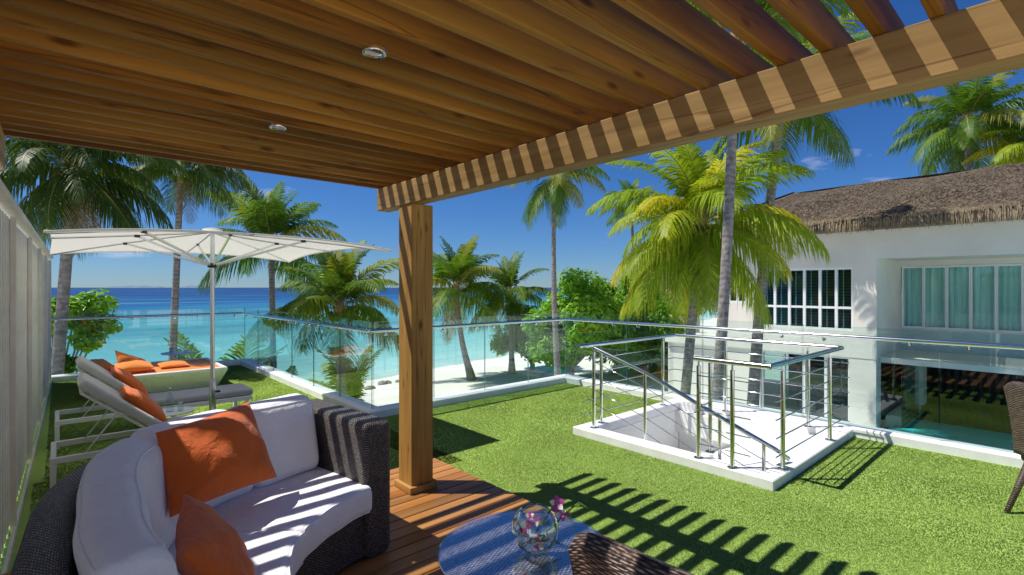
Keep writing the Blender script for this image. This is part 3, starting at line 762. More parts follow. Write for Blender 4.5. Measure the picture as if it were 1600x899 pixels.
# ================================================================== WICKER CHAIRS
def make_chair(label):
    """faces +x, back at x=0, origin on the floor below the middle of the back's top"""
    t = thing('wicker_chair', label, 'chair', group='brown wicker chairs')
    def shell(x_of, y0, y1, z0, z1, th, name, nz_=14, ny=12, flare=0.0):
        prof = []
        for k in range(nz_+1): prof.append((z0+(z1-z0)*k/nz_, 0))
        G = []
        for i in range(ny+1):
            s = 2*i/ny-1; row = []
            for k in range(nz_+1):
                z = z0+(z1-z0)*k/nz_; f = k/nz_; zz = z - (.028*s**8 + .006*s*s)*f; hw = (y1-y0)/2*(1+flare*f)
                row.append(Vector((x_of(zz)+.025*s*s, hw*s, zz)))
            back = [p + Vector((-th, 0, -.012 if j == nz_ else 0)) for j, p in enumerate(row)]
            top = row[-1] + Vector((-th/2, 0, .016))
            G.append(row + [top] + back[::-1])
        m = MB(); m.grid(G, closed_v=True)
        for g in (G[0], G[-1]):
            m.add(g, [tuple(range(len(g)))], [[(p.x, p.z) for p in g]])
        return link(name, m.mesh(name, 'wicker_brown', True), t)
    shell(lambda z: -.02 - .09*max(0, (z-.45)/.55)**1.5 + .10, -.27, .27, .44, .985, .075, 'backrest', flare=.02)
    m = MB(); pf = [(x_, z_) for x_, z_ in rrect(.06, .54, .38, .47, .035)]
    G = [[(x_ if e_ == 0 else .3+(x_-.3)*.93, y_, z_ if e_ == 0 else .425+(z_-.425)*.6) for x_, z_ in pf] for y_, e_ in ((-.26, 1), (-.245, 0), (-.1, 0), (.1, 0), (.245, 0), (.26, 1))]
    m.grid(G, closed_v=True); m.add(G[0], [tuple(range(len(pf)))]); m.add(G[-1], [tuple(range(len(pf)-1, -1, -1))])
    link('seat', m.mesh('seat', 'wicker_brown', True), t)
    for sx, sy in ((0, -1), (0, 1), (1, -1), (1, 1)):
        a = Vector((.10 if not sx else .50, sy*.215, .40)); b = Vector((-.06 if not sx else .52, sy*.235, 0))
        link('leg', MB().tube([a, (a+b)/2, b], [.026, .022, .017], 12).mesh('leg', 'wicker_brown', True), t)
    return t
ch = make_chair('brown wicker chair back in the foreground beside the coffee table')
ch.location = (1.015, .575, .0); ch.rotation_euler = (0, 0, R(3))
c2 = copy_tree(ch); c2['label'] = 'brown wicker chair on the turf cut off by the right edge of the photo'
c2.location = (5.20, .10, TZ+.005); c2.rotation_euler = (0, 0, R(-40)); c2.scale = (1, 1, 1)

# ================================================================== UMBRELLA
ux, uy = 1.33, 6.72
um = thing('patio_umbrella', 'large square off white patio umbrella on an aluminium pole', 'umbrella', (ux, uy, TZ))
HX, HY = 1.42, 1.68
APEX, ED, CD = 2.265, .165, .085
def cz(a, b):
    m_ = max(abs(a), abs(b)); q_ = min(abs(a), abs(b))/m_ if m_ > 1e-6 else 0
    return APEX - ED*m_**.9 - CD*m_*m_*q_**2.5 - .05*m_*(1-m_)*(1-abs(2*q_-1))*1.2
n = 24
def cpt(i, j, dz=0):
    a, b = 2*i/n-1, 2*j/n-1
    return (ux + HX*a*(1-.02*(1-b*b)*(abs(a) > .99)), uy + HY*b*(1-.02*(1-a*a)*(abs(b) > .99)), cz(a, b)+dz)
m = MB(); m.grid([[cpt(i, j) for j in range(n+1)] for i in range(n+1)]); 
cn = part('canopy', m, 'canopy_fabric', um, True)
edge = [cpt(i, 0) for i in range(n+1)] + [cpt(n, j) for j in range(1, n+1)] + [cpt(i, n) for i in range(n-1, -1, -1)] + [cpt(0, j) for j in range(n-1, 0, -1)]
G = [[(x, y, z+.004), (x, y, z-.014)] for x, y, z in edge]; m = MB(); m.grid(G, closed_u=True); part('hem', m, 'canopy_fabric', cn)
part('vent_cap', MB().lathe([(.001, .025), (.05, .018), (.10, .006), (.105, -.004)], (ux, uy, APEX+.01), 20), 'canopy_fabric', um, True)
autosmooth(part('pole', MB().tube([(ux, uy, TZ), (ux, uy, APEX-.02)], .024, 16), 'aluminium', um))
part('pole_sleeve', MB().lathe([(.030, .12), (.034, .12), (.034, .62), (.030, .63)], (ux, uy, TZ), 16), 'aluminium', um, True)
part('clamp_knob', MB().tube([(ux+.03, uy-.01, .38), (ux+.075, uy-.03, .38)], .014, 10), 'black_plastic', um)
part('base_plate', MB().box(ux-.3, ux+.3, uy-.22, uy+.22, TZ+.004, TZ+.05), 'aluminium', um, bev=.01)
HUB = 1.85
part('hub', MB().lathe([(.026, -.02), (.05, -.015), (.055, .01), (.03, .035)], (ux, uy, HUB), 16), 'black_plastic', um, True)
for a, b in ((-1, -1), (1, -1), (1, 1), (-1, 1), (0, -1), (0, 1), (1, 0), (-1, 0)):
    pts = [Vector((ux+HX*a*t, uy+HY*b*t, cz(a*t, b*t)-.016)) for t in (.02, .25, .5, .75, .985)]
    rb = part('rib', MB().tube(pts, .010, 6), 'aluminium', um, True)
    k = .52 if a and b else .5
    mid = Vector((ux+HX*a*k, uy+HY*b*k, cz(a*k, b*k)-.024)); d = Vector((a*HX, b*HY, 0)).normalized()
    part('strut', MB().bar(Vector((ux, uy, HUB+.01))+d*.04, mid, .018, .022), 'aluminium', um)
    part('joint', MB().obox(mid, d*.025, d.cross(up)*.014, up*.014), 'black_plastic', rb)

# ================================================================== LOUNGERS
def make_lounger(label):
    """local: head at x=0, foot at x=1.92, y from 0 (near) to .62"""
    t = thing('sun_lounger', label, 'sun lounger', group='white framed sun loungers')
    def lp(name, mbb, mat, sm=False, bv=0, par=None):
        me = mbb.mesh(name, mat, sm)
        if bv: bevel(me, bv)
        return link(name, me, par or t)
    H = .30
    for y in (.02, .60): lp('side_rail', MB().box(0, 1.90, y-.018, y+.018, H-.05, H), 'white_metal', bv=.003)
    for x in (.02, 1.88): lp('cross_bar', MB().box(x-.018, x+.018, .04, .58, H-.052, H-.004), 'white_metal', bv=.003)
    for x in (.02, 1.84):
        for y in (.02, .60): lp('leg', MB().box(x-.02, x+.02, y-.022, y+.022, 0, H-.0505), 'white_metal', bv=.003)
    pv = Vector((.76, 0, H+.02)); tp = Vector((.20, 0, H+.50))
    bd = (tp-pv).normalized(); bn = Vector((-bd.z, 0, bd.x))
    bn = Vector((bd.z*-1, 0, bd.x)); bn = -bn if bn.z < 0 else bn
    fr = MB()
    for y in (.07, .55): fr.bar(pv+Vector((0, y, 0)), tp+Vector((0, y, 0)), .025, .03, Vector((0, 1, 0)))
    fr.bar(tp+Vector((0, .07, 0)), tp+Vector((0, .55, 0)), .025, .025); lp('backrest_frame', fr, 'white_metal', bv=.002)
    for y in (.07, .55): lp('support_strut', MB().tube([pv+bd*.42+Vector((0, y, 0)), Vector((.22, y, H-.02))], .007, 6), 'white_metal', True)
    lp('sling', MB().box(.74, 1.88, .045, .575, H-.02, H-.008), 'white_metal')
    def pad(p0, p1, nrm, th, name, mat, W0=.03, W1=.59):
        d = (p1-p0); L = d.length; d.normalize(); G = []
        prof = rrect(W0, W1, 0, th, min(.03, th*.45), 4)
        steps = [(0, .03), (.006, .012), (.02, .003), (.035, 0)] + [(.035+(L-.07)*k/10, 0) for k in range(1, 10)] + [(L-.035, 0), (L-.02, .003), (L-.006, .012), (L, .03)]
        for sx, e_ in steps:
            G.append([p0 + d*sx + Vector((0, 1, 0))*((W0+W1)/2 + (w_-(W0+W1)/2)*(1-e_*3)) + nrm*(th/2 + (h_-th/2)*(1-e_*14)) for w_, h_ in prof])
        m = MB(); m.grid(G, closed_v=True); m.add(G[0], [tuple(range(len(prof)))]); m.add(G[-1], [tuple(range(len(prof)-1, -1, -1))])
        return lp(name, m, mat, True)
    pad(pv+bn*.02+bd*.02, pv+bn*.02+bd*.80, bn, .085, 'back_mattress', 'grey_fabric')
    pad(Vector((.80, 0, H)), Vector((1.92, 0, H)), Vector((0, 0, 1)), .08, 'seat_mattress', 'lounger_grey')
    return t
l1 = make_lounger('white framed sun lounger nearest the wicker sofa'); l1.location = (-.06, 5.56, TZ)
l2 = copy_tree(l1); l2['label'] = 'white framed sun lounger with a grey mattress just behind the umbrella pole'; l2.location = (-.04, 7.10, TZ)
for lo, lab, sd in ((l1, 'orange pillow on the lounger nearest the wicker sofa', 3), (l2, 'orange pillow on the lounger behind the umbrella pole', 8)):
    b = Vector(lo.location); o3 = [Vector((.82, .10, .40)), Vector((.82, .56, .40)), Vector((.49, .56, .76)), Vector((.49, .10, .76))]
    pillow('lounger_pillow', [b + p for p in o3], .15, 'orange_fabric', lab, group='orange lounger pillows', seed=sd, n=16)
# small side table, bottle, glass
def side_table(x, y, h, label, r=.2):
    t = thing('side_table', label, 'table', (x, y, TZ), group='small white side tables')
    part('table_top', MB().lathe([(.001, h), (r, h), (r+.006, h-.006), (r, h-.016), (.001, h-.016)], (x, y, TZ), 28), 'white_metal', t)
    part('leg', MB().lathe([(.13, 0), (.13, .012), (.02, .03), (.018, h-.016)], (x, y, TZ), 20), 'white_metal', t, True)
def bottle(x, y, z, label, s=1.0):
    t = thing('glass_bottle', label, 'bottle', (x, y, z), group='clear glass water bottles')
    part('body', MB().lathe([(.001, .002*s), (.036*s, .002*s), (.038*s, .01*s), (.038*s, .12*s), (.030*s, .155*s), (.016*s, .19*s), (.013*s, .235*s), (.015*s, .25*s)], (x, y, z), 16), 'bottle_glass', t, True)
    part('stopper', MB().lathe([(.001, .262*s), (.012*s, .26*s), (.014*s, .25*s), (.010*s, .236*s)], (x, y, z), 12), 'steel', t, True)
def tumbler(x, y, z, label):
    o = part('drinking_glass', MB().lathe([(.001, .004), (.028, .004), (.034, .10), (.0325, .10), (.026, .008), (.001, .008)], (x, y, z), 16), 'bottle_glass', None, True)
    tag(o, label, 'glass', 'drinking glasses')
glass('bottle_glass', (.82, .90, .90), 2.0)
side_table(.93, 6.62, .34, 'small round white table between the two sun loungers')
bottle(.90, 6.60, TZ+.342, 'clear glass bottle on the table between the sun loungers'); tumbler(.99, 6.56, TZ+.342, 'drinking glass on the table between the sun loungers')

# ================================================================== DAYBED
db = thing('daybed', 'wide white woven daybed with an orange mattress by the far kerb', 'daybed', (1.2, 10.4, TZ))
def tapered(name, x0, x1, y0, y1, z0, z1, fl, mat, par, bv=.012):
    vs = [(x0+fl, y0+fl, z0), (x1-fl, y0+fl, z0), (x1-fl, y1-fl, z0), (x0+fl, y1-fl, z0), (x0, y0, z1), (x1, y0, z1), (x1, y1, z1), (x0, y1, z1)]
    return part(name, MB().add(vs, [(3, 2, 1, 0), (4, 5, 6, 7), (0, 1, 5, 4), (1, 2, 6, 5), (2, 3, 7, 6), (3, 0, 4, 7)]), mat, par, bev=bv)
tapered('tub', .25, 2.15, 9.7, 11.3, TZ+.006, .186, .13, 'daybed_weave', db, .008)
for x0_, x1_, y0_, y1_ in ((.25, 2.15, 9.70, 9.80), (.25, 2.15, 11.24, 11.30), (.25, .31, 9.80, 11.24), (2.09, 2.15, 9.80, 11.24)): part('rim', MB().box(x0_, x1_, y0_, y1_, .187, .235), 'white_metal', db, bev=.008)
tapered('mattress', .31, 2.09, 9.80, 11.24, .190, .222, .0, 'orange_bright', db)
zz = .228
pillow('daybed_pillow', [(.62, 9.95, zz+.07), (1.15, 9.95, zz+.07), (1.15, 10.4, zz+.10), (.62, 10.4, zz+.10)], .17, 'orange_bright', 'plump orange pillow lying flat in the middle of the daybed', group='orange daybed pillows', seed=11, n=14)
pillow('daybed_pillow', [(.72, 10.75, zz+.0), (1.20, 10.60, zz+.0), (1.10, 10.85, zz+.12), (.70, 10.95, zz+.30)], .12, 'orange_bright', 'orange pillow standing upright on the daybed', group='orange daybed pillows', seed=12, n=14)
pillow('daybed_pillow', [(.33, 10.2, zz+.05), (.70, 10.5, zz+.05), (.55, 11.0, zz+.15), (.30, 10.9, zz+.15)], .13, 'orange_bright', 'orange pillow at the head end of the daybed by the loungers', group='orange daybed pillows', seed=13, n=14)
pillow('daybed_pillow', [(1.25, 10.2, zz+.03), (1.68, 10.2, zz+.03), (1.68, 10.6, zz+.05), (1.25, 10.6, zz+.05)], .10, 'orange_bright', 'flat orange pillow nearest the umbrella pole on the daybed', group='orange daybed pillows', seed=14, n=14)
side_table(1.75, 11.75, .42, 'small round white table behind the daybed by the far kerb', .3)
bottle(1.86, 11.72, TZ+.422, 'clear glass bottle on the table behind the daybed'); tumbler(1.62, 11.75, TZ+.422, 'drinking glass on the table behind the daybed')

# ================================================================== VILLA
vi = thing('villa', 'white two storey villa with a thatched roof beyond the stairwell', 'house', (20, 5, -3.2))
XF, YC, YL = 20.0, 4.26, 9.45
GZ = -3.2
# upper storey facade with window openings cut between wall pieces
def wall(x0, x1, y0, y1, z0, z1, mat='villa_wall'): return part('wall', MB().box(x0, x1, y0, y1, z0, z1), mat, vi)
WZ0, WZ1 = .12, 2.29
wy0, wy1 = 4.93, 7.95
wall(XF, XF+.25, YC, YL, WZ1, 3.5); wall(XF, XF+.25, YC, YL, -.78, WZ0); wall(XF, XF+.25, YC, wy0, WZ0, WZ1)
wall(XF, XF+.25, wy1, 8.5, WZ0, WZ1); wall(XF, XF+.25, 9.2, YL, WZ0, WZ1)
wall(XF+.25, 29, YL-.25, YL, -.78, 3.5); wall(XF+.25, 23.7, YC, YC+.25, -.78, 3.5)
wall(XF, 20.25, -9, YC, 2.55, 3.5)                          # lintel over the balcony
wall(20.25, 23.5, -9, YC, 2.60, 3.5)                        # balcony soffit
wall(23.5, 23.7, -9, YC, 2.40, 2.60); wall(23.5, 23.7, -9, YC, -.86, .09, 'spandrel'); wall(20.25, 29, YC+.25, YL-.25, -.78, -.5)
wall(23.7, 29, -9, YC+.25, -.86, -.6)
part('back_room', MB().box(20.9, 21.0, YC+.25, YL-.25, -.5, 3.4), 'blind', vi)
def window(y0, y1, x, z0, z1, cols, rows, back, gl='window_glass', fw_=.055, bxo=.14):
    w_ = part('window', MB().box(x+.10, x+.13, y0, y1, z0, z1), gl, vi)
    f = MB()
    for (a, b, c_, d_) in ((y0, y1, z0, z0+.07), (y0, y1, z1-.07, z1), (y0, y0+fw_, z0+.07, z1-.07), (y1-fw_, y1, z0+.07, z1-.07)): f.box(x+.03, x+.16, a, b, c_, d_)
    part('frame', f, 'window_white', w_)
    for c_ in cols: part('mullion', MB().box(x+.04, x+.157, c_-fw_*.8, c_+fw_*.8, z0+.07, z1-.07), 'window_white', w_)
    for r_ in rows: part('transom', MB().box(x+.045, x+.154, y0+fw_, y1-fw_, r_-.04, r_+.04), 'window_white', w_)
    if back: part('blind', MB().box(x+bxo+.06, x+bxo+.09, y0, y1, z0, z1), back, w_)
    return w_
pw = (wy1-wy0)/6
wd = window(wy0, wy1, XF, WZ0, WZ1, [wy0+pw*i for i in range(1, 6)], [.90], None)
for i in range(6):    # thin inner sash bar in every pane
    yy = wy0+pw*(i+.62); part('sash_bar', MB().box(XF+.145, XF+.165, yy-.014, yy+.014, WZ0+.07, WZ1-.07), 'window_white', wd)
window(8.5, 9.2, XF, 1.0, WZ1, [8.85], [], None); wall(XF, XF+.25, 8.5, 9.2, WZ0, 1.0)
# balcony doors with curtains
for i in range(12):
    y1_ = YC-.03-i*.64; y0_ = y1_-.64
    if y0_ < -4: break
    window(y0_+.004, y1_-.004, 23.5, .09, 2.39, [], [], None, 'door_glass', .035)
for k, y1_ in enumerate((YC-.05, YC-1.95, YC-3.9)):
    G = []
    for i in range(75):
        y = y1_-i*.025; xx = 23.78+.05*math.sin(i*.9+k)+.02*math.sin(i*2.3); G.append([(xx, y, .1), (xx, y, 2.38)])
    part('curtain', MB().grid(G), 'curtain', vi, True)
wall(25.5, 25.6, -9, YC, -.6, 2.6, 'curtain')
wall(20.35, 23.45, -9, YC, -.90, -.72)                      # balcony floor slab, set back under the lintel
# lower storey
part('column', MB().box(XF+.02, XF+.65, YC+.02, 5.05, GZ, -.782), 'villa_wall', vi)
wall(XF+.1, XF+.4, 8.0, 11.9, GZ, -.79); wall(XF+.1, 27, 11.7, 11.95, GZ, -.79); wall(XF-.1, 27, 9.46, 12.0, -.79, -.55)
lw = window(5.06, 7.98, XF+.15, GZ+.1, -.80, [5.8, 6.5, 7.2], [], None, 'window_glass')
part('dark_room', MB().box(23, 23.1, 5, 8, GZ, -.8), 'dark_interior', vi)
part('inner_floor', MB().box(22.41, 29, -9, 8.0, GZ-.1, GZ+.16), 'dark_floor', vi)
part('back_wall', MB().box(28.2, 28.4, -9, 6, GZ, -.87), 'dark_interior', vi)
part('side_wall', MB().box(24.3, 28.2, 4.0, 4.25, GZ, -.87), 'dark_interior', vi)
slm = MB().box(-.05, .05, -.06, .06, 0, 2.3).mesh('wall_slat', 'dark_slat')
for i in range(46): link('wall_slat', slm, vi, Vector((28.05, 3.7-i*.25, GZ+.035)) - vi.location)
part('planter_ledge', MB().box(21.0, 24.2, 3.75, 4.22, GZ+.02, GZ+.45), 'villa_wall', vi)
part('column', MB().box(23.6, 24.2, 3.6, 4.2, GZ+.46, -.91), 'villa_wall', vi)
part('glass_screen', MB().box(20.7, 23.5, 3.72, 3.735, GZ+.05, -1.0), 'window_glass', vi)
# thatched hip roof
ridge_z, eave_z, XR = 5.87, 3.78, 24.3
rf = MB(); XE, YE = 19.25, 10.3
def rp(s, y, t):  # s 0..1 up the slope
    return (XE+(XR-XE)*s, y, eave_z+(ridge_z-eave_z)*s + .10*math.sin(math.pi*s) + .05*math.sin(y*1.7+s*5) + (0 if s < .52 else -.07))
ny = 60; G = []
for i in range(ny+1):
    y = -10 + (8.2+10)*i/ny; row = []
    for k in range(27):
        s = k/26; yy = y if i < ny else YE - (YE-8.2)*s
        if i < ny: yy = -10 + ((YE-(YE-8.2)*s)+10)*i/ny
        row.append(rp(s, yy, 0))
    G.append(row)
rf.grid(G); roof = part('roof', rf, 'thatch', vi, True)
G2 = [[(XE+(XR-XE)*s, YE-(YE-8.2)*s, eave_z+(ridge_z-eave_z)*s+.1*math.sin(math.pi*s)) for s in [k/10 for k in range(11)]], [(2*XR-XE-(XR-XE)*s, YE-(YE-8.2)*s, eave_z+(ridge_z-eave_z)*s+.1*math.sin(math.pi*s)) for s in [k/10 for k in range(11)]]]
part('roof_end', MB().grid(G2), 'thatch', roof, True)
G3 = [[(2*XR-p[0], p[1], p[2]) for p in g] for g in G[::10]]; part('roof_back', MB().grid(G3), 'thatch', roof, True)
part('roof_soffit', MB().box(XE+.05, 29.2, -10, YE-.05, 3.50, 3.56), 'straw_dark', roof)
# shaggy straw: eave fringe and loose stalks over the slope
r2 = random.Random(21)
m = MB()
for i in range(9000):
    e_ = r2.random()
    if e_ < .86: y = r2.uniform(-9.5, YE); x = XE + r2.uniform(-.02, .22); ox, oy = -1, 0
    else: y = YE - r2.uniform(-.02, .2); x = r2.uniform(XE, 27); ox, oy = 0, 1
    z1 = eave_z + r2.uniform(-.10, .10) + (x-XE)*.42*(1 if oy == 0 else 0); L = r2.uniform(.30, .40); a = r2.uniform(-.03, .03); w_ = r2.uniform(.012, .028)
    out = r2.uniform(.0, .10)
    if oy == 0: m.add([(x, y-w_, z1), (x, y+w_, z1), (x-out, y+a, z1-L)], [(0, 1, 2)])
    else: m.add([(x-w_, y, z1), (x+w_, y, z1), (x+a, y+out, z1-L)], [(0, 1, 2)])
tag(part('thatch_fringe', m, 'straw', roof), kind='stuff')
m = MB(); sl_ = Vector((-(XR-XE), 0, -(ridge_z-eave_z))).normalized(); nn = Vector((-(ridge_z-eave_z), 0, (XR-XE))).normalized()
for i in range(26000):
    s = r2.random(); y = -9 + (YE-(YE-8.2)*s+8.9)*r2.random(); p = Vector(rp(s, y, 0)); w_ = r2.uniform(.012, .03); L = r2.uniform(.10, .22)
    tip = p + sl_*L + nn*r2.uniform(.0, .04) + Vector((0, r2.uniform(-.08, .08), 0)); p = p + nn*.005
    m.add([p+Vector((0, -w_, 0)), p+Vector((0, w_, 0)), tip], [(0, 1, 2)])
tag(part('loose_straw', m, 'straw_dark', roof), kind='stuff')
# pool and paving in front of the villa
mb = MB(); mb.box(14.0, 22.4, -10, 4.0, GZ-.02, GZ+.15); struct('pool', mb, 'pool_water')
mb = MB(); mb.box(8, 19.95, 4.2, 14, GZ-.3, GZ+.01); mb.box(8, 14, -10, 4.2, GZ-.3, GZ+.012); mb.box(19.95, 22, 4.2, 4.26, GZ-.3, GZ+.01); struct('paving', mb, 'kerb_paint')
# second thatched roof far behind the big palm
h2 = thing('beach_pavilion', 'small thatched pavilion showing behind the drooping palm fronds', 'house', PD(1035, 600, 34))
b = PD(1040, 600, 34)
m = MB(); c0 = Vector((b.x, b.y, 3.1)); tp = Vector((b.x, b.y, 5.2)); ring = [(c0 + Vector((3.2*math.cos(R(45+90*k)), 3.2*math.sin(R(45+90*k)), 0))) for k in range(4)]
m.add(ring+[tp], [(0, 1, 4), (1, 2, 4), (2, 3, 4), (3, 0, 4), (3, 2, 1, 0)]); part('roof', m, 'thatch', h2)
part('wall', MB().box(b.x-1.6, b.x+1.6, b.y-1.6, b.y+1.6, -3.4, 3.1), 'villa_wall', h2)

# bean bags on the paving by the path
for (u, v, mat_, lab) in [(1006, 583, 'pink_fabric', 'faded red bean bag on the pale paving below the terrace'), (1023, 578, 'black_fabric', 'black bean bag standing next to the faded red one'), (1040, 583, 'black_fabric', 'small black bean bag between the two orange ones'), (1052, 583, 'orange_fabric', 'orange bean bag nearest the palm trunk'), (1033, 584, 'orange_fabric', 'orange bean bag between the two black ones')]:
    p = PZ(u, v+8, -3.9 if False else -3.1); z0 = gz(p.x, p.y) if p.y > 14 or p.x < 8 else GZ+.01
    p = PZ(u, v+8, z0); r_ = .34
    o = thing('bean_bag', lab, 'bean bag', (p.x, p.y, z0))
    part('cover', MB().lathe([(.001, 0), (r_, .02), (r_*1.12, .16), (r_*.9, .36), (r_*.45, .55), (.10, .66), (.001, .68)], (p.x, p.y, z0), 14), mat_, o, True)

# ================================================================== PALMS
def frond_mesh(seed, e0, droop, L=3.0, nl=62, hang=.5, mat='palm_mid', curl=0.0):
    r_ = random.Random(seed); m = MB(); ns = 16; pts = []; p = Vector((0, 0, 0)); side = 0
    tg = []
    for i in range(ns+1):
        s = i/ns; e_ = R(e0 - droop*s**1.35); az = curl*s*s
        d = Vector((math.cos(e_)*math.cos(az), math.cos(e_)*math.sin(az), math.sin(e_)))
        tg.append(d); pts.append(p.copy()); p = p + d*L/ns
    m.cur = 1; m.tube(pts, [.028*(1-.85*i/ns)*L/3 for i in range(ns+1)], 4, False); m.cur = 0
    for k in range(nl):
        s = .13 + .87*(k/(nl-1))**.95
        f = s*ns; i = min(ns-1, int(f)); c = pts[i].lerp(pts[i+1], f-i); t = tg[i].lerp(tg[i+1], f-i).normalized()
        sd = t.cross(Vector((0, 0, 1)))
        if sd.length < .05: sd = Vector((0, 1, 0))
        sd.normalize(); nrm = sd.cross(t)
        ll = L*.30*(math.sin(math.pi*min(1, .16+.80*s))**.6)*(1-.35*s*s)
        for sg in (-1, 1):
            l_ = ll*r_.uniform(.82, 1.1); fwd = .45 + .75*s + r_.uniform(-.12, .12)
            d = (sd*sg + t*fwd + nrm*r_.uniform(-.05, .28)).normalized()
            w_ = .030*L/3*r_.uniform(.8, 1.2)*(1.15-.4*s)
            wv = t*w_
            q1 = c + d*l_*.45 - Vector((0, 0, l_*hang*.13)); q2 = c + d*l_*.80 - Vector((0, 0, l_*hang*(.50+r_.uniform(-.1, .25)))); q3 = c + d*l_*.95 - Vector((0, 0, l_*hang*(.95+r_.uniform(-.2, .3))))
            m.add([c-wv*.6, c+wv*.6, q1+wv, q1-wv, q2+wv*.7, q2-wv*.7, q3], [(0, 1, 2, 3), (3, 2, 4, 5), (5, 4, 6)])
    return m.mesh('frond', [mat, 'rachis'])
CLASS = [(82, 46, .30), (62, 80, .42), (46, 88, .55), (30, 92, .70), (12, 88, .85), (-10, 70, .95), (-38, 44, 1.0)]
FR = {}
for mt in ('palm_dark', 'palm_mid', 'palm_bright'):
    FR[mt] = [[frond_mesh(100*ci+v_+hash(mt) % 1 + len(mt), e0+4*v_, dr-6*v_, hang=hg, mat=mt, curl=.25*(v_*2-1)) for v_ in range(2)] for ci, (e0, dr, hg) in enumerate(CLASS)]
DEAD = [frond_mesh(990+i, -62, 22, hang=.6, mat='dead_frond', nl=30) for i in range(2)]
def palm(base, top, scale, mat, label, nf=24, r0=.17, r1=.10, bend=.0, seed=1, classes=(0, 1, 2, 3, 4, 5), dead=0, nuts=True, twist=0):
    base, top = Vector(base), Vector(top); r_ = random.Random(seed)
    t = thing('palm_tree', label, 'palm tree', base, group='coconut palms')
    n_ = 14; pts = []; rr = []
    side = Vector((SA, -CA, 0))*bend
    for i in range(n_+1):
        s = i/n_; p = base.lerp(top, s) + side*math.sin(math.pi*s)*(1-.3*s); pts.append(p)
        rr.append((r0+(r1-r0)*min(1, s*1.25)) + r0*.75*math.exp(-s*(base-top).length/.45))
    pts[0] = pts[0] - Vector((0, 0, .3))
    part('trunk', MB().tube(pts, rr, 14), 'palm_trunk', t, True)
    off = top - base
    for i in range(nf):
        q_ = (i+.5)/nf; ci = classes[min(len(classes)-1, int(q_*len(classes)))]
        me = r_.choice(FR[mat][ci]); az = i*2.39996 + r_.uniform(-.25, .25) + twist
        o = link('frond', me, t, off + Vector((math.cos(az)*.06, math.sin(az)*.06, -.10*ci*scale*.5)))
        sc = scale*r_.uniform(.85, 1.1)*(.78 if ci == 0 else 1)
        o.rotation_euler = (r_.uniform(-.25, .25), r_.uniform(-.08, .08), az); o.scale = (sc, sc, sc)
    for i in range(dead):
        o = link('dead_frond', DEAD[i % 2], t, off - Vector((0, 0, .3))); o.rotation_euler = (0, 0, i*2.1+seed); o.scale = (scale*.8,)*3
    part('crownshaft', MB().lathe([(r1*.9, -.35), (r1*1.5, -.15), (r1*1.3, .1), (r1*.5, .35), (.001, .4)], top, 10), 'dead_frond', t, True)
    if nuts:
        nm = MB()
        nm.lathe([(.001, -.13), (.07, -.10), (.10, 0), (.07, .10), (.001, .14)], (0, 0, 0), 8); nme = nm.mesh('coconut', 'palm_mid', True)
        for i in range(7):
            a = i*.9; link('coconut', nme, t, off + Vector((math.cos(a)*.26, math.sin(a)*.26, -.36 - .08*(i % 3))))
    return t
def gp(u, v, D):   # trunk foot on the ground below a pixel column
    p = PD(u, v, D); p.z = gz(p.x, p.y); return p
palm(gp(68, 600, 10.2), PD(116, 246, 10.2), .70, 'palm_dark', 'big dark coconut palm leaning by the left fence behind the umbrella', 36, .115, .095, seed=3, classes=(1, 2, 3, 4, 5, 6, 6), dead=3)
palm(gp(262, 600, 15), PD(283, 256, 15), .66, 'palm_dark', 'tall dark coconut palm rising behind the middle of the umbrella', 20, .115, .085, seed=5, classes=(2, 3, 4, 4, 5), dead=1)
palm(gp(428, 600, 20), PD(424, 376, 20), 1.08, 'palm_mid', 'green coconut palm just right of the umbrella pole', 26, .15, .11, seed=8, classes=(0, 0, 1, 1, 2, 3, 4, 5))
palm(gp(536, 600, 17), PD(530, 476, 17), .95, 'palm_mid', 'lush low coconut palm below the right corner of the umbrella', 30, .17, .13, seed=11, classes=(0, 0, 1, 2, 3, 4, 5), dead=1)
palm(gp(738, 604, 29), PD(713, 448, 29), 1.28, 'palm_mid', 'coconut palm on the beach beside the wooden post', 25, .19, .13, bend=-.25, seed=14, classes=(0, 0, 1, 1, 2, 3, 4, 5), dead=2)
palm(gp(800, 590, 31), PD(797, 458, 31), 1.12, 'palm_mid', 'coconut palm with dry hanging fronds second from the wooden post', 22, .17, .12, seed=17, classes=(0, 1, 3, 4, 5, 6), dead=4)
palm(gp(873, 577, 25), PD(866, 268, 25), .95, 'palm_mid', 'very tall slim coconut palm with its crown behind the pergola beam', 18, .17, .10, bend=-.15, seed=20, classes=(2, 3, 4, 5, 6), nuts=False)
palm(gp(1060, 700, 13.5), PD(1096, 338, 13.5), 1.0, 'palm_bright', 'large bright yellow green coconut palm with long drooping fronds', 44, .14, .115, seed=23, classes=(0, 1, 2, 3, 4, 5, 6, 6), dead=2)
palm(gp(1100, 720, 9.6), PD(1150, 62, 9.6), 1.0, 'palm_mid', 'pale grey palm trunk in front of the bright drooping palm', 18, .115, .088, bend=.10, seed=26, classes=(0, 1, 2, 3), nuts=False)
palm(gp(1172, 700, 14.5), PD(1222, 150, 14.5), 1.08, 'palm_mid', 'tall leaning palm trunk by the left end of the thatched roof', 20, .17, .12, bend=-.12, seed=29, classes=(1, 2, 3, 4, 5))
palm(gp(1516, 640, 27), PD(1512, 186, 27), 1.25, 'palm_mid', 'coconut palm rising behind the ridge of the thatched roof', 30, .18, .13, seed=32, classes=(0, 1, 2, 3, 4, 5, 6))
palm(gp(1002, 560, 36), PD(985, 318, 36), .80, 'palm_mid', 'distant slim coconut palm left of the bright drooping palm', 20, .15, .10, seed=35, classes=(0, 1, 2, 3, 4, 5))
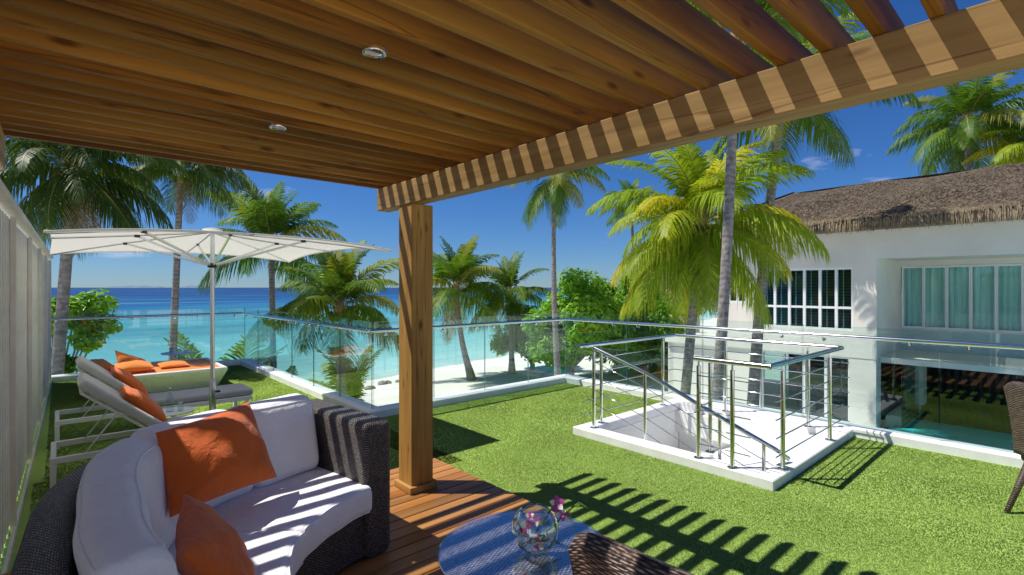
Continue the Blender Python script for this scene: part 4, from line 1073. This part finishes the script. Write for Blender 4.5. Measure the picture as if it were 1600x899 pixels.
palm(gp(1500, 640, 25), PD(1640, 235, 25), 1.1, 'palm_bright', 'palm whose frond tips hang over the roof at the right edge', 16, .18, .13, seed=38, classes=(2, 3, 4))
# young palms without trunks below the balustrade
def young(p, label, scale, nf, seed, mat='palm_mid', classes=(0, 1, 2)):
    r_ = random.Random(seed); t = thing('young_palm', label, 'young palm', p, group='young palms')
    for i in range(nf):
        ci = classes[i % len(classes)]; me = r_.choice(FR[mat][ci]); o = link('frond', me, t); o.rotation_euler = (0, 0, i*2.4+seed); sc = scale*r_.uniform(.8, 1.1); o.scale = (sc,)*3
young(gp(548, 600, 21), 'young palm with pale fronds at the foot of the lush palm', 1.15, 6, 3, 'palm_bright', (0, 0, 1))
young(gp(362, 600, 17.5), 'young palm tips showing over the kerb beside the umbrella pole', 1.55, 7, 5)
young(gp(330, 600, 18.5), 'small young palm just behind the umbrella pole', 1.4, 5, 9)
young(gp(440, 600, 18), 'young palm low outside the glass by the far kerb corner', .8, 6, 7, 'palm_mid', (0, 0, 1))

# ================================================================== LEAFY TREES
def leafy(base, ctr, rad, n, label, seed, mat='leaf_bright', ls=.16, nbl=18, trunk_r=.16):
    base, ctr, rad = Vector(base), Vector(ctr), Vector(rad); r_ = np.random.default_rng(seed); rr_ = random.Random(seed)
    t = thing('leafy_tree', label, 'tree', base, group='broad leaved trees')
    tr = MB(); fork = base.lerp(ctr, .45) - Vector((0, 0, .2*rad.z))
    tr.tube([base-Vector((0, 0, .2)), base.lerp(fork, .5)+Vector((.1, -.08, 0)), fork], [trunk_r*1.4, trunk_r, trunk_r*.8], 10)
    cl = []
    for i in range(nbl):
        d = Vector((rr_.gauss(0, 1), rr_.gauss(0, 1), rr_.gauss(.15, .8))).normalized(); q_ = rr_.uniform(.40, 1.0)
        c = ctr + Vector((d.x*rad.x*q_, d.y*rad.y*q_, d.z*rad.z*q_)); cl.append((c, rr_.uniform(.18, .42)))
        tr.tube([fork, fork.lerp(c, .5)+Vector((0, 0, .12)), c], [trunk_r*.45, trunk_r*.25, .02], 6, False)
    part('trunk', tr, 'bark_grey', t, True)
    cs = np.array([list(c) for c, _ in cl]); fr = np.array([f for _, f in cl])
    k = r_.integers(0, len(cl), n); d = r_.normal(0, 1, (n, 3)); d /= np.linalg.norm(d, axis=1)[:, None]
    q_ = r_.uniform(.55, 1.05, n)[:, None]; c = cs[k] + d*q_*np.array(rad)[None]*fr[k][:, None]
    # leaves: folded rhombs facing outwards and upwards
    nor = d + np.array([0, 0, .7]) + r_.normal(0, .45, (n, 3)); nor /= np.linalg.norm(nor, axis=1)[:, None]
    a = np.cross(nor, r_.normal(0, 1, (n, 3))); a /= np.linalg.norm(a, axis=1)[:, None]; b = np.cross(nor, a)
    s = ls*r_.uniform(.6, 1.25, n)[:, None]
    V = np.empty((n, 4, 3)); V[:, 0] = c - a*s; V[:, 1] = c - b*s*.5 + nor*s*.16; V[:, 2] = c + a*s - nor*s*.12; V[:, 3] = c + b*s*.5 + nor*s*.16
    V = V.reshape(-1, 3) - np.array(base)[None]
    me = bpy.data.meshes.new('crown'); F = [(4*i, 4*i+1, 4*i+2, 4*i+3) for i in range(n)]
    me.from_pydata(V.tolist(), [], F); me.materials.append(MATS[mat]); me.update(); link('crown', me, t)
leafy(gp(885, 575, 27), PD(905, 517, 27), (3.0, 2.4, 2.6), 20000, 'bright green broad leaved tree in the middle beyond the balustrade', 1, nbl=46)
leafy(gp(955, 575, 29), PD(985, 500, 29), (3.2, 2.6, 2.7), 21000, 'bright green tree beside the drooping palm fronds', 2, nbl=44)
leafy(gp(830, 560, 32), PD(826, 520, 32), (2.2, 2.0, 1.9), 8000, 'smaller leafy tree behind the beach palms', 3, 'leaf_bright', nbl=24)
leafy(gp(1040, 575, 33), PD(1035, 500, 33), (3.4, 2.8, 2.6), 12000, 'green tree half hidden behind the yellow palm fronds', 4, nbl=34)
leafy(gp(70, 620, 13.5), PD(95, 505, 13.0), (1.15, 1.15, .95), 3200, 'leafy sea side tree by the far left corner of the fence', 5, 'leaf_bright', .12, 16, .10)
leafy(gp(60, 620, 12.6), PD(92, 572, 12.6), (.7, .7, .5), 1200, 'low leafy bush by the far left kerb', 6, 'leaf_deep', .10, 10, .05)
# stones on the sand
for i, (u, v, r_) in enumerate([(598, 609, .35), (606, 607, .28), (578, 617, .3), (622, 604, .2)]):
    p = PZ(u, v, -4.35); p.z = gz(p.x, p.y); m = MB(); rr_ = random.Random(i)
    pr = [(r_*math.sin(R(a_))*(1+.15*math.sin(a_+i)), r_*.5*(1-math.cos(R(a_)))-.1) for a_ in range(5, 180, 25)]
    m.lathe(pr, p, 9); m.v = [(x+rr_.uniform(-.04, .04), y+rr_.uniform(-.04, .04), z+rr_.uniform(-.03, .03)) for x, y, z in m.v]
    tag(part('beach_rock', m, 'rock', None, True), ['larger grey rock of the pair on the sand left of the post', 'smaller grey rock of the pair on the sand left of the post', 'grey rock on the sand nearest the glass corner', 'small grey rock on the sand against the wooden post'][i], 'rock', 'rocks on the beach')
